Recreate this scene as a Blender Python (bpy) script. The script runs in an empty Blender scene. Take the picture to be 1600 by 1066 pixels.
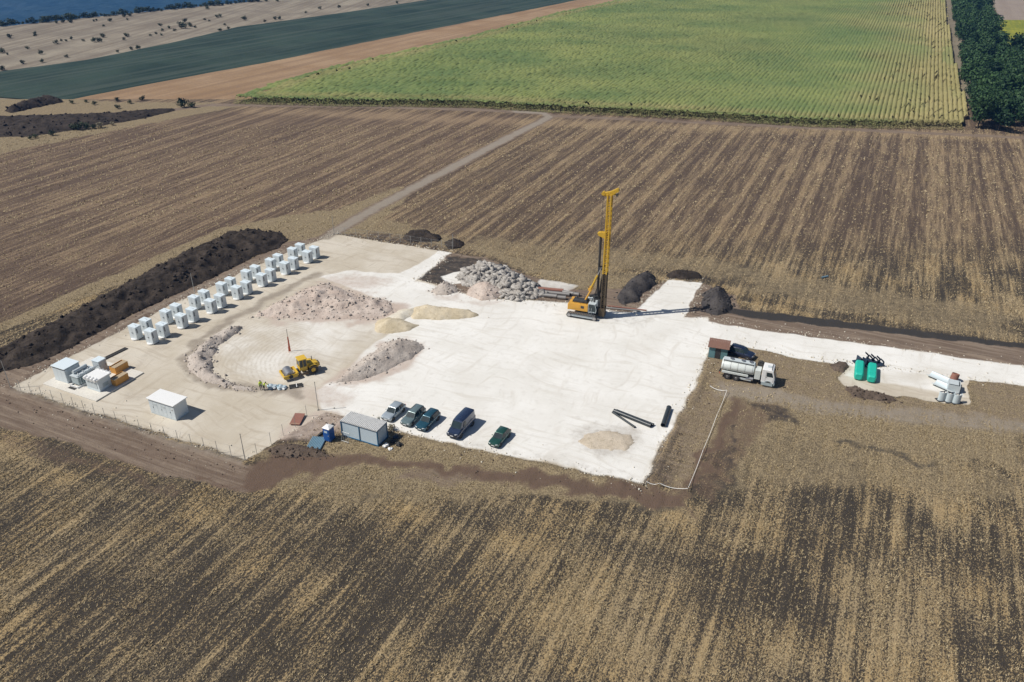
import bpy, bmesh, math, random
import numpy as np
from mathutils import Vector, Matrix

random.seed(7); RNG = np.random.default_rng(7)
SC = bpy.context.scene
COL = SC.collection
R = math.radians

# ------------------------------------------------------------------ camera
CAM_H = 66.0; PITCH = R(29.3); FPX = 1244.0
cd = bpy.data.cameras.new('camera'); cam = bpy.data.objects.new('camera', cd); COL.objects.link(cam)
cd.sensor_width = 36.0; cd.lens = 36.0*FPX/1600.0; cd.clip_start = 1.0; cd.clip_end = 9000
cam.location = (0, 0, CAM_H); cam.rotation_euler = (R(90)-PITCH, 0, 0)
SC.camera = cam
# ------------------------------------------------------------------ light
SUN_EL = R(51); SUN_DIR = Vector((-math.sin(R(80))*math.cos(SUN_EL), -math.cos(R(80))*math.cos(SUN_EL), math.sin(SUN_EL)))
wd = bpy.data.worlds.new('World'); SC.world = wd; wd.use_nodes = True
wn = wd.node_tree; sky = wn.nodes.new('ShaderNodeTexSky'); sky.sky_type = 'NISHITA'; sky.sun_disc = False
sky.sun_elevation = SUN_EL; sky.sun_rotation = math.atan2(SUN_DIR.x, SUN_DIR.y)
sky.altitude = 300
bg = wn.nodes['Background']; bg.inputs[1].default_value = 0.062
wn.links.new(sky.outputs[0], bg.inputs[0])
sd = bpy.data.lights.new('sun', 'SUN'); sd.energy = 4.7; sd.angle = R(0.53); sd.color = (1.0, 0.955, 0.88)
sun = bpy.data.objects.new('sun', sd); COL.objects.link(sun)
sun.rotation_euler = SUN_DIR.to_track_quat('Z', 'Y').to_euler(); sun.location = (-60, 0, 120)
SC.view_settings.view_transform = 'Standard'; SC.view_settings.look = 'None'
SC.view_settings.gamma = 1.0; SC.view_settings.exposure = 0.0

# ------------------------------------------------------------------ helpers
def G(u, v, z=0.0):
    """ground point seen in the survey photograph at pixel u, v"""
    x = (u-800)/FPX; y = (v-533)/FPX
    dy = math.cos(PITCH)-y*math.sin(PITCH); dz = -math.sin(PITCH)-y*math.cos(PITCH)
    t = (z-CAM_H)/dz
    return Vector((x*t, dy*t, z))
BANG = R(-25.0)
AX = Vector((math.cos(BANG), math.sin(BANG), 0))     # across the site
AY = Vector((-math.sin(BANG), math.cos(BANG), 0))    # along the rows

def _h(ix, iy, s):
    n = (ix*374761393 + iy*668265263 + s*974711) & 0xffffffff
    n = ((n ^ (n >> 13))*1274126177) & 0xffffffff
    return ((n ^ (n >> 16)) & 0xffff)/65535.0
def vnoise(x, y, s=0):
    x = np.asarray(x, float); y = np.asarray(y, float)
    xi = np.floor(x).astype(np.int64); yi = np.floor(y).astype(np.int64)
    fx = x-xi; fy = y-yi; fx = fx*fx*(3-2*fx); fy = fy*fy*(3-2*fy)
    a = _h(xi, yi, s); b = _h(xi+1, yi, s); c = _h(xi, yi+1, s); d = _h(xi+1, yi+1, s)
    return (a*(1-fx)+b*fx)*(1-fy)+(c*(1-fx)+d*fx)*fy
def fbm(x, y, s=0, o=4):
    t = 0; a = 0.5; n = 0
    for i in range(o):
        t = t+a*vnoise(x, y, s+i*17); n += a; a *= .5; x = x*2.03+5.1; y = y*2.03+3.7
    return t/n
def sstep(a, b, x):
    t = np.clip((x-a)/(b-a), 0, 1); return t*t*(3-2*t)
def signed_dist(px, py, poly):
    d = np.full(px.shape, 1e18); ins = np.zeros(px.shape, bool); n = len(poly)
    for i in range(n):
        ax, ay = poly[i]; bx, by = poly[(i+1) % n]
        ex, ey = bx-ax, by-ay; wx, wy = px-ax, py-ay
        t = np.clip((wx*ex+wy*ey)/(ex*ex+ey*ey+1e-9), 0, 1)
        d = np.minimum(d, (wx-t*ex)**2+(wy-t*ey)**2)
        c = (ay > py) != (by > py)
        with np.errstate(divide='ignore', invalid='ignore'):
            ins ^= c & (px < (bx-ax)*(py-ay)/((by-ay) if by != ay else 1e-9)+ax)
    d = np.sqrt(d); return np.where(ins, d, -d)
def gp(pts): return [tuple(G(u, v).xy) for u, v in pts]
def ribbon(pts, w):
    """outline of a strip of width w (m) along pixels"""
    p = [G(u, v).xy for u, v in pts]; L = []; Rr = []
    for i, q in enumerate(p):
        t = (p[min(i+1, len(p)-1)]-p[max(i-1, 0)]).normalized(); n = Vector((-t.y, t.x))
        L.append(tuple(q+n*w/2)); Rr.append(tuple(q-n*w/2))
    return L+Rr[::-1]

# ---- materials
def new_mat(name):
    m = bpy.data.materials.new(name); m.use_nodes = True
    nt = m.node_tree; return m, nt, nt.nodes['Principled BSDF']
def N(nt, t, **k):
    n = nt.nodes.new(t)
    for a, b in k.items(): setattr(n, a, b)
    return n
def mathn(nt, op, a, b=None, c=None, clamp=False):
    n = N(nt, 'ShaderNodeMath', operation=op); n.use_clamp = clamp
    for i, x in enumerate((a, b, c)):
        if x is None: continue
        if isinstance(x, (int, float)): n.inputs[i].default_value = x
        else: nt.links.new(x, n.inputs[i])
    return n.outputs[0]
def mixc(nt, f, a, b):
    n = N(nt, 'ShaderNodeMix', data_type='RGBA')
    for s, x in ((n.inputs[0], f), (n.inputs[6], a), (n.inputs[7], b)):
        if isinstance(x, (int, float)): s.default_value = x
        elif isinstance(x, tuple): s.default_value = (*x, 1) if len(x) == 3 else x
        else: nt.links.new(x, s)
    return n.outputs[2]
def smooth(nt, x, lo, hi):
    n = N(nt, 'ShaderNodeMapRange', interpolation_type='SMOOTHSTEP')
    nt.links.new(x, n.inputs[0])
    for i, q in ((1, lo), (2, hi)):
        if isinstance(q, (int, float)): n.inputs[i].default_value = q
        else: nt.links.new(q, n.inputs[i])
    return n.outputs[0]
def noise(nt, vec, scale, detail=3, rough=.55, dist=0):
    n = N(nt, 'ShaderNodeTexNoise'); n.inputs['Scale'].default_value = scale; n.inputs['Detail'].default_value = detail
    n.inputs['Roughness'].default_value = rough; n.inputs['Distortion'].default_value = dist
    if vec is not None: nt.links.new(vec, n.inputs['Vector'])
    return n.outputs[0]
def scaled(nt, vec, s):
    n = N(nt, 'ShaderNodeVectorMath', operation='MULTIPLY'); nt.links.new(vec, n.inputs[0]); n.inputs[1].default_value = s
    return n.outputs[0]
def bump(nt, bsdf, h, strength, dist):
    b = N(nt, 'ShaderNodeBump'); b.inputs['Strength'].default_value = strength; b.inputs['Distance'].default_value = dist
    nt.links.new(h, b.inputs['Height']); nt.links.new(b.outputs[0], bsdf.inputs['Normal'])

def paint(name, col, rough=.5, metal=0., var=.15, scale=1.5, dirt=.25, dirtcol=(.28, .24, .18), spec=.5, coat=0.):
    """painted / plastic / metal surface with uneven tone and dust"""
    m, nt, b = new_mat(name)
    tc = N(nt, 'ShaderNodeTexCoord').outputs['Object']
    n1 = noise(nt, tc, scale, 4); n2 = noise(nt, tc, scale*6, 3)
    c = mixc(nt, n1, tuple(x*(1-var) for x in col), tuple(min(1, x*(1+var)) for x in col))
    d = mathn(nt, 'MULTIPLY', smooth(nt, n2, .45, .75), dirt)
    c = mixc(nt, d, c, dirtcol)
    nt.links.new(c, b.inputs['Base Color'])
    r = mathn(nt, 'MULTIPLY_ADD', n2, .25, rough-.12, True); nt.links.new(r, b.inputs['Roughness'])
    b.inputs['Metallic'].default_value = metal; b.inputs['Specular IOR Level'].default_value = spec
    b.inputs['Coat Weight'].default_value = coat
    return m
def earth(name, cols, scale=1.0, bumpd=.12, bscale=3.0, rough=.95):
    """loose soil / rubble: three tones mixed by noise, with relief"""
    m, nt, b = new_mat(name)
    pos = N(nt, 'ShaderNodeNewGeometry').outputs['Position']
    n1 = noise(nt, pos, .45*scale, 5); n2 = noise(nt, pos, bscale*scale, 5, .65); n3 = noise(nt, pos, 9*scale, 3, .6)
    c = mixc(nt, smooth(nt, n1, .35, .65), cols[0], cols[1])
    c = mixc(nt, smooth(nt, n2, .52, .66), c, cols[2])
    k = mathn(nt, 'MULTIPLY_ADD', n3, .9, .55)
    vm = N(nt, 'ShaderNodeVectorMath', operation='SCALE'); nt.links.new(c, vm.inputs[0]); nt.links.new(k, vm.inputs['Scale'])
    nt.links.new(vm.outputs[0], b.inputs['Base Color']); b.inputs['Roughness'].default_value = rough
    b.inputs['Specular IOR Level'].default_value = .15
    bump(nt, b, mathn(nt, 'ADD', n2, mathn(nt, 'MULTIPLY', n3, .4)), .8, bumpd)
    return m
def foliage(name, c0, c1):
    m, nt, b = new_mat(name)
    oi = N(nt, 'ShaderNodeObjectInfo').outputs['Random']; geo = N(nt, 'ShaderNodeNewGeometry')
    n1 = noise(nt, geo.outputs['Position'], .5, 3)
    f = mathn(nt, 'ADD', mathn(nt, 'MULTIPLY', geo.outputs['Random Per Island'], .5), mathn(nt, 'ADD', mathn(nt, 'MULTIPLY', n1, .5), mathn(nt, 'MULTIPLY_ADD', oi, .75, -.45)), clamp=True)
    nt.links.new(mixc(nt, f, c0, c1), b.inputs['Base Color']); b.inputs['Roughness'].default_value = .65
    b.inputs['Specular IOR Level'].default_value = .25
    return m

# ---- mesh builder
class MB:
    def __init__(s): s.v = []; s.f = []; s.m = []
    def add(s, vs, fs, m=0):
        o = len(s.v); s.v += [tuple(q) for q in vs]
        for f in fs: s.f.append(tuple(i+o for i in f)); s.m.append(m)
        return s
    def box(s, c, d, rz=0., m=0, top=(1, 1), rx=0., ry=0.):
        x, y, z = d[0]/2, d[1]/2, d[2]/2; M = Matrix.Rotation(rz, 3, 'Z') @ Matrix.Rotation(ry, 3, 'Y') @ Matrix.Rotation(rx, 3, 'X')
        vs = []
        for k, (sx, sy) in ((-1, (1, 1)), (1, top)):
            for a, b in ((-1, -1), (1, -1), (1, 1), (-1, 1)): vs.append(M @ Vector((a*x*sx, b*y*sy, k*z))+Vector(c))
        return s.add(vs, [(3, 2, 1, 0), (4, 5, 6, 7), (0, 1, 5, 4), (1, 2, 6, 5), (2, 3, 7, 6), (3, 0, 4, 7)], m)
    def loft(s, rings, m=0, caps=True):
        n = len(rings[0]); vs = [p for r in rings for p in r]; fs = []
        for i in range(len(rings)-1):
            for j in range(n):
                k = (j+1) % n; fs.append((i*n+j, i*n+k, (i+1)*n+k, (i+1)*n+j))
        if caps: fs += [tuple(range(n))[::-1], tuple(range((len(rings)-1)*n, len(rings)*n))]
        return s.add(vs, fs, m)
    def cyl(s, p0, p1, r0, r1=None, n=10, m=0, caps=True):
        p0 = Vector(p0); p1 = Vector(p1); r1 = r0 if r1 is None else r1
        t = (p1-p0).normalized(); u = t.orthogonal().normalized(); w = t.cross(u)
        rings = [[p+(u*math.cos(2*math.pi*i/n)+w*math.sin(2*math.pi*i/n))*r for i in range(n)] for p, r in ((p0, r0), (p1, r1))]
        return s.loft(rings, m, caps)
    def ring(s, p0, p1, r, ri, n=14, m=0):
        p0 = Vector(p0); p1 = Vector(p1); t = (p1-p0).normalized(); u = t.orthogonal().normalized(); w = t.cross(u)
        def c(p, q): return [p+(u*math.cos(2*math.pi*i/n)+w*math.sin(2*math.pi*i/n))*q for i in range(n)]
        rr = [c(p0, ri), c(p0, r), c(p1, r), c(p1, ri), c(p0, ri)]
        return s.loft(rr, m, False)
    def tube(s, pts, r, n=6, m=0):
        for a, b in zip(pts[:-1], pts[1:]): s.cyl(a, b, r, r, n, m)
        return s
    def prism(s, poly, axis, lo, hi, m=0):
        def p3(a, b, h): return {'x': (h, a, b), 'y': (a, h, b), 'z': (a, b, h)}[axis]
        return s.loft([[p3(a, b, lo) for a, b in poly], [p3(a, b, hi) for a, b in poly]], m)
    def build(s, name, mats, parent=None, loc=None, rz=None, smooth=None, bevel=0.):
        me = bpy.data.meshes.new(name); me.from_pydata(s.v, [], s.f)
        for q in (mats if isinstance(mats, (list, tuple)) else [mats]): me.materials.append(q)
        me.polygons.foreach_set('material_index', s.m)
        bm = bmesh.new(); bm.from_mesh(me); bmesh.ops.recalc_face_normals(bm, faces=bm.faces[:]); bm.to_mesh(me); bm.free()
        if smooth is not None:
            me.polygons.foreach_set('use_smooth', [True]*len(me.polygons)); me.set_sharp_from_angle(angle=R(smooth))
        me.update(); o = bpy.data.objects.new(name, me); COL.objects.link(o)
        if parent: o.parent = parent
        if loc is not None: o.location = loc
        if rz is not None: o.rotation_euler.z = rz
        if bevel:
            b = o.modifiers.new('bevel', 'BEVEL'); b.width = bevel; b.segments = 2; b.limit_method = 'ANGLE'; b.angle_limit = R(40)
        return o
def tag(o, label=None, cat=None, group=None, kind=None):
    if label: o['label'] = label
    if cat: o['category'] = cat
    if group: o['group'] = group
    if kind: o['kind'] = kind
    return o
def thing(name, label, cat, loc, rz=0., group=None):
    o = bpy.data.objects.new(name, None); COL.objects.link(o); o.location = loc; o.rotation_euler = (0, 0, rz)
    o.empty_display_size = .3
    return tag(o, label, cat, group)
def copy_tree(o, parent=None):
    c = o.copy(); COL.objects.link(c); c.parent = parent
    for ch in list(o.children): copy_tree(ch, c)
    return c
def mesh_np(name, v, f, mat, smooth=False, parent=None):
    me = bpy.data.meshes.new(name); v = np.asarray(v, np.float32); f = np.asarray(f, np.int32)
    k = f.shape[1]; me.vertices.add(len(v)); me.vertices.foreach_set('co', v.ravel())
    me.loops.add(f.size); me.loops.foreach_set('vertex_index', f.ravel())
    me.polygons.add(len(f)); me.polygons.foreach_set('loop_start', np.arange(0, f.size, k, dtype=np.int32))
    if smooth: me.polygons.foreach_set('use_smooth', np.ones(len(f), bool))
    me.materials.append(mat); me.update(calc_edges=True); me.validate()
    o = bpy.data.objects.new(name, me); COL.objects.link(o)
    if parent: o.parent = parent
    return o
def set_col(o, name, arr):
    at = o.data.attributes.new(name, 'FLOAT_COLOR', 'POINT'); at.data.foreach_set('color', np.asarray(arr, np.float32).ravel())

# ================================================================== terrain
# layers painted over the harvested field (all are soil / stone cover, never light)
WHITE, BEIGE, RED, DARK, DIRT, GRASS, PINK, STAIN, RUT = range(9)
def paints():
    L = []
    def p(ch, poly, s=1., f=.7, warp=.8, erase=()): L.append((ch, poly, s, f, warp, erase))
    # dry grass belts and verges
    p(GRASS, gp([(720, 388), (820, 420), (900, 440), (1000, 425), (1100, 432), (1300, 488), (1600, 540), (1600, 480), (1300, 440), (1100, 400), (900, 385), (740, 366)]), .55, 3, 3)
    p(GRASS, gp([(0, 518), (200, 440), (330, 380), (372, 358), (355, 352), (180, 428), (0, 505)]), .9, .8, .8)
    p(GRASS, gp([(355, 357), (440, 338), (530, 325), (620, 292), (650, 296), (590, 350), (575, 366), (520, 370), (450, 385)]), .9, 1.2, 1.5)
    p(GRASS, gp([(575, 362), (720, 390), (760, 400), (860, 440), (960, 462), (1010, 430), (900, 425), (760, 385), (600, 340)]), .7, 1.5, 2)
    p(GRASS, gp([(400, 705), (540, 680), (640, 668), (770, 700), (1000, 757), (1080, 775), (1070, 800), (800, 775), (560, 760), (440, 765), (420, 735)]), .9, 1.0, 1.2)
    p(GRASS, gp([(1060, 600), (1140, 600), (1300, 640), (1600, 680), (1600, 735), (1450, 720), (1250, 690), (1130, 700), (1085, 790), (1040, 770)]), .75, 2, 2)
    p(GRASS, gp([(1110, 760), (1180, 640), (1400, 690), (1600, 750), (1600, 790), (1300, 760), (1180, 770)]), .6, 3, 3)
    p(GRASS, gp([(0, 150), (60, 152), (190, 160), (330, 160), (380, 166), (250, 190), (120, 215), (0, 240), (-200, 260), (-200, 150)]), .95, 2, 2)
    p(GRASS, gp([(1095, 540), (1150, 536), (1230, 554), (1333, 566), (1312, 595), (1380, 615), (1512, 633), (1512, 592), (1620, 604), (1620, 690), (1450, 680), (1300, 655), (1130, 620), (1085, 605)]), .9, 1., 1.)
    p(GRASS, gp([(450, 735), (620, 745), (760, 765), (760, 790), (600, 790), (420, 770)]), .6, 1.5, 1.5)
    # grey-brown trafficked dirt
    p(DIRT, gp([(-60, 600), (20, 606), (60, 622), (200, 668), (383, 724), (440, 728), (455, 748), (385, 768), (250, 742), (100, 690), (0, 668), (-60, 660)]), 1, .7, .7)
    p(DIRT, gp([(-40, 600), (0, 584), (60, 557), (170, 508), (300, 446), (420, 392), (450, 378), (525, 366), (470, 400), (300, 468), (190, 518), (95, 566), (15, 612)]), 1, .7, .7)
    p(DIRT, ribbon([(500, 376), (545, 349), (600, 318), (700, 265), (800, 212), (850, 188), (862, 181), (850, 177), (760, 172), (560, 166), (330, 164), (250, 174), (100, 182), (-100, 195)], 4.5), .85, .9, .5)
    p(DIRT, ribbon([(850, 181), (1000, 187), (1200, 197), (1400, 206), (1620, 216)], 4.0), .7, .9, .5)
    p(DIRT, gp([(1100, 483), (1130, 478), (1200, 490), (1400, 518), (1620, 546), (1620, 576), (1400, 546), (1200, 519), (1060, 500)]), 1, .7, .8)
    p(DIRT, gp([(1105, 533), (1150, 536), (1230, 554), (1333, 568), (1312, 595), (1380, 615), (1512, 633), (1512, 592), (1620, 604), (1620, 668), (1450, 660), (1300, 640), (1200, 620), (1130, 608), (1085, 600)]), .40, 1.5, 1.5)
    p(DIRT, gp([(636, 437), (705, 396), (760, 403), (820, 428), (900, 452), (1000, 452), (1045, 438), (990, 492), (900, 474), (800, 465), (690, 458)]), .9, .8, .8)
    p(DIRT, gp([(1097, 443), (1150, 462), (1160, 488), (1060, 502)]), .9, .8, .8)
    p(DIRT, gp([(1085, 600), (1135, 614), (1075, 770), (998, 757)]), .45, 1, 1)
    p(DIRT, gp([(640, 735), (720, 730), (760, 750), (700, 762), (620, 752)]), .6, 1, 1)
    # red-brown subsoil
    p(RED, gp([(395, 725), (440, 700), (520, 702), (600, 708), (700, 728), (850, 738), (950, 750), (1075, 772), (1090, 715), (1140, 620), (1160, 630), (1120, 720), (1080, 800), (950, 783), (800, 760), (640, 738), (560, 728), (460, 752), (400, 768), (300, 752), (310, 742), (400, 756)]), .78, 1.2, 2.)
    p(RED, gp([(-60, 625), (0, 640), (100, 672), (250, 728), (383, 760), (440, 745), (440, 735), (380, 735), (200, 680), (60, 634), (-60, 606)]), .42, 1.5, 1.2)
    p(RED, gp([(1140, 622), (1200, 628), (1260, 660), (1200, 665), (1150, 740), (1110, 790), (1090, 770)]), .55, 1.2, 1.5)
    p(RED, gp([(440, 668), (500, 645), (560, 660), (540, 678), (480, 690), (430, 700)]), .5, 1.0, 1.0)
    p(RED, gp([(0, 672), (100, 694), (250, 748), (330, 770), (250, 775), (100, 730), (0, 700)]), .45, 1.5, 1.5)
    # dark topsoil
    p(DARK, gp([(1105, 478), (1250, 494), (1420, 514), (1620, 540), (1620, 548), (1400, 523), (1200, 500), (1110, 488)]), .8, .5, .6)
    p(DARK, gp([(645, 435), (700, 402), (755, 404), (730, 425), (690, 448), (655, 440)]), .62, .9, 1.4)
    p(DARK, gp([(300, 560), (300, 585), (345, 600), (350, 590), (320, 570)]), .5, .8, .8)
    p(DARK, gp([(1150, 620), (1230, 640), (1270, 668), (1210, 662)]), .55, .8, 1.)
    p(DARK, gp([(1260, 680), (1380, 700), (1470, 728), (1500, 742), (1440, 730), (1340, 706)]), .55, .9, 2.2)
    p(DARK, gp([(1145, 665), (1165, 668), (1140, 790), (1115, 800)]), .5, .9, 2.)
    p(DARK, gp([(560, 768), (650, 770), (560, 785)]), .5, 1, 1)
    p(DARK, gp([(900, 775), (1060, 790), (1080, 812), (960, 795)]), .5, 1, 1.2)
    # compacted beige gravel of the yard
    p(BEIGE, gp([(17, 606), (95, 565), (190, 516), (300, 462), (400, 416), (470, 386), (525, 367), (703, 394), (650, 437), (760, 468), (880, 474), (985, 490), (1105, 500), (1108, 535), (1085, 600), (1002, 755), (935, 741), (770, 706), (690, 691), (620, 672), (560, 658), (505, 645), (450, 680), (410, 705), (383, 718), (200, 662), (60, 618)]), 1, .5, .5)
    p(BEIGE, gp([(1333, 566), (1308, 593), (1322, 606), (1380, 615), (1462, 628), (1514, 633), (1512, 592), (1420, 578)]), .9, .35, .5)
    # white crushed limestone
    p(WHITE, gp([(500, 641), (560, 657), (620, 670), (690, 690), (770, 705), (860, 722), (935, 741), (1002, 755), (1085, 600), (1104, 560), (1108, 535), (1105, 498), (985, 489), (880, 472), (760, 466), (648, 440), (706, 395), (688, 391), (625, 428), (540, 423), (500, 432), (560, 455), (625, 478), (610, 520), (570, 548), (530, 592), (495, 612)]), 1, .8, .55)
    p(WHITE, gp([(340, 560), (352, 530), (400, 503), (470, 488), (560, 486), (625, 495), (600, 545), (540, 572), (500, 600), (430, 606), (375, 598)]), .45, 2.5, 1.5)
    p(WHITE, gp([(1044, 437), (1097, 442), (1062, 508), (983, 495)]), 1, .4, .5)
    p(WHITE, gp([(1040, 497), (1105, 503), (1200, 518), (1400, 545), (1640, 577), (1640, 607), (1500, 593), (1330, 571), (1230, 557), (1150, 539), (1090, 540)]), 1, .5, .4)
    p(WHITE, gp([(1333, 566), (1318, 590), (1390, 604), (1505, 620), (1505, 592), (1420, 578)]), .6, .8, .8)
    p(WHITE, gp([(690, 432), (735, 420), (745, 440), (700, 446)]), .9, .5, .6)
    p(WHITE, gp([(845, 436), (905, 446), (885, 456), (838, 448)]), .55, .5, .6)
    # pink rubble dust and grey-brown stains lying on the gravel
    p(PINK, gp([(400, 495), (470, 455), (500, 440), (560, 452), (610, 466), (640, 480), (610, 505), (550, 508), (480, 505), (420, 505)]), .75, 1.5, 2)
    p(PINK, gp([(500, 605), (560, 560), (600, 535), (640, 525), (672, 540), (650, 570), (600, 592), (550, 605)]), .7, 1.0, 1.5)
    p(PINK, gp([(500, 432), (560, 428), (620, 440), (590, 452), (520, 450)]), .55, 2, 2)
    p(PINK, gp([(495, 640), (440, 665), (430, 690), (470, 690), (540, 670), (560, 658)]), .6, 1.2, 1.2)
    p(PINK, gp([(400, 610), (520, 604), (560, 618), (540, 640), (500, 640), (440, 622)]), .5, 1.5, 1.5)
    p(PINK, gp([(720, 470), (728, 455), (690, 462), (670, 455), (680, 470), (760, 478), (800, 468)]), .5, 1, 1)
    p(STAIN, ribbon([(500, 428), (460, 445), (400, 478), (345, 512), (310, 535), (292, 560), (296, 580), (340, 603), (400, 612), (470, 616)], 2.2), .75, .9, 1.5)
    p(STAIN, ribbon([(20, 608), (100, 634), (200, 668), (300, 699), (383, 722)], 1.6), .5, .6, .6)
    p(STAIN, ribbon([(180, 512), (300, 455), (400, 410), (480, 378)], 1.6), .5, .8, .8)
    p(STAIN, ribbon([(270, 520), (230, 560), (200, 600), (220, 630)], 2.0), .3, 1.2, 1.5)
    p(STAIN, gp([(820, 470), (900, 478), (960, 490), (1050, 495), (1000, 510), (900, 500)]), .28, 2, 2)
    p(STAIN, gp([(610, 670), (690, 688), (780, 705), (900, 732), (1000, 752), (1000, 745), (900, 722), (780, 695), (690, 680)]), .3, 1, 1)
    p(STAIN, gp([(905, 665), (950, 660), (1000, 670), (1010, 690), (980, 712), (930, 712), (890, 695)]), .45, 1.5, 1.2)
    p(STAIN, gp([(1060, 640), (1085, 600), (1098, 580), (1070, 640), (1020, 735), (1003, 752)]), .4, .6, .6)
    p(RUT, gp([(335, 565), (350, 530), (400, 503), (480, 500), (500, 540), (440, 580), (400, 603), (360, 598)]), 1, 3, 1)
    p(RUT, gp([(600, 520), (760, 470), (1000, 500), (1080, 560), (1000, 700), (800, 690), (640, 640)]), .1, 6, 2)
    p(STAIN, ribbon([(1120, 606), (1200, 618), (1260, 632), (1400, 648), (1640, 672)], 4.5), .62, 1.2, 1.)
    p(STAIN, ribbon([(505, 374), (545, 349), (600, 318), (700, 265), (800, 212), (846, 190), (858, 183), (850, 177), (800, 174)], 3.0), .85, .5, .5)
    return L
PAINTS = paints()
def splat(x, y):
    """cover weights at ground points; returns A (white, beige, red, dark), B (dirt, grass, straw, brown)"""
    n = len(x); W = np.zeros((n, 9), np.float32)
    n1 = fbm(x*.35, y*.35, 3, 4)-.5; n2 = fbm(x*.35, y*.35, 91, 4)-.5
    for ch, poly, s, f, warp, er in PAINTS:
        q = np.array(poly); lo = q.min(0)-6; hi = q.max(0)+6
        k = np.nonzero((x > lo[0]) & (x < hi[0]) & (y > lo[1]) & (y < hi[1]))[0]
        if not len(k): continue
        sdv = signed_dist(x[k]+n1[k]*warp*2.4, y[k]+n2[k]*warp*2.4, poly)
        w = sstep(-f, f, sdv)*s
        W[k, ch] = np.maximum(W[k, ch], w)
        for e in er: W[k, e] *= 1-w
    # straw amount of the field: long streaks along the rows + patches
    a = x*AY.x+y*AY.y; b = x*AX.x+y*AX.y
    far = sstep(140, 175, y)
    near_ = .44+.34*(fbm(a*.02, b*.55, 11, 3)-.5)+.26*(fbm(a*.05, b*.16, 23, 3)-.5)+.62*(fbm(x*.13, y*.13, 41, 3)-.5)-.05*sstep(0, -50, x)
    wl = np.minimum(np.abs(np.mod(b+.6*np.sin(a*.05), 13.)-4.), np.abs(np.mod(b+.6*np.sin(a*.05), 13.)-5.9)); near_ = near_-.20*np.exp(-(wl/.33)**2)*(vnoise(a*.05, b*.1, 66) > .35)
    turn = .45+.50*(fbm(b*.03, a*.40, 12, 3)-.5)+.45*(fbm(x*.16, y*.16, 43, 3)-.5)
    ds = -signed_dist(x, y, gp([(-100, 600), (17, 606), (400, 400), (525, 367), (703, 394), (1105, 480), (1700, 540), (1700, 690), (1140, 615), (1075, 770), (640, 740), (383, 760), (0, 660), (-100, 640)]))
    hw = sstep(15, 8, ds+6*(fbm(x*.1, y*.1, 47, 2)-.5)); near_ = near_*(1-hw)+turn*hw
    far_ = .45+.36*(fbm(a*.004, b*.45, 11, 3)-.5)+.15*(fbm(a*.03, b*.12, 23, 3)-.5)+.2*(fbm(x*.09, y*.09, 41, 3)-.5)+(.13*np.sin(b*2*np.pi/7.2+2.*fbm(a*.01, b*.02, 3, 2))+.13*np.sin(b*2*np.pi/2.7))*(.35+vnoise(b*.12, a*.01, 5))
    straw = near_*(1-far)+far_*far
    head = sstep(-3, 3, signed_dist(x, y, ribbon([(380, 172), (870, 193), (1500, 212), (1640, 219)], 9)))*far
    straw = straw+.25*head
    brown = sstep(-3, 3, signed_dist(x, y, gp([(-300, 250), (0, 235), (260, 185), (400, 168), (830, 180), (700, 262), (540, 345), (380, 352), (0, 505), (-300, 640)])))
    brown = np.maximum(brown, .75*far)
    return np.column_stack([W[:, 0:4]]), np.column_stack([W[:, 4:6], np.clip(.465+(straw-.45)*.55, .33, .68), brown]), np.column_stack([W[:, 6:8], W[:, 8], brown*0+1])

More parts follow.
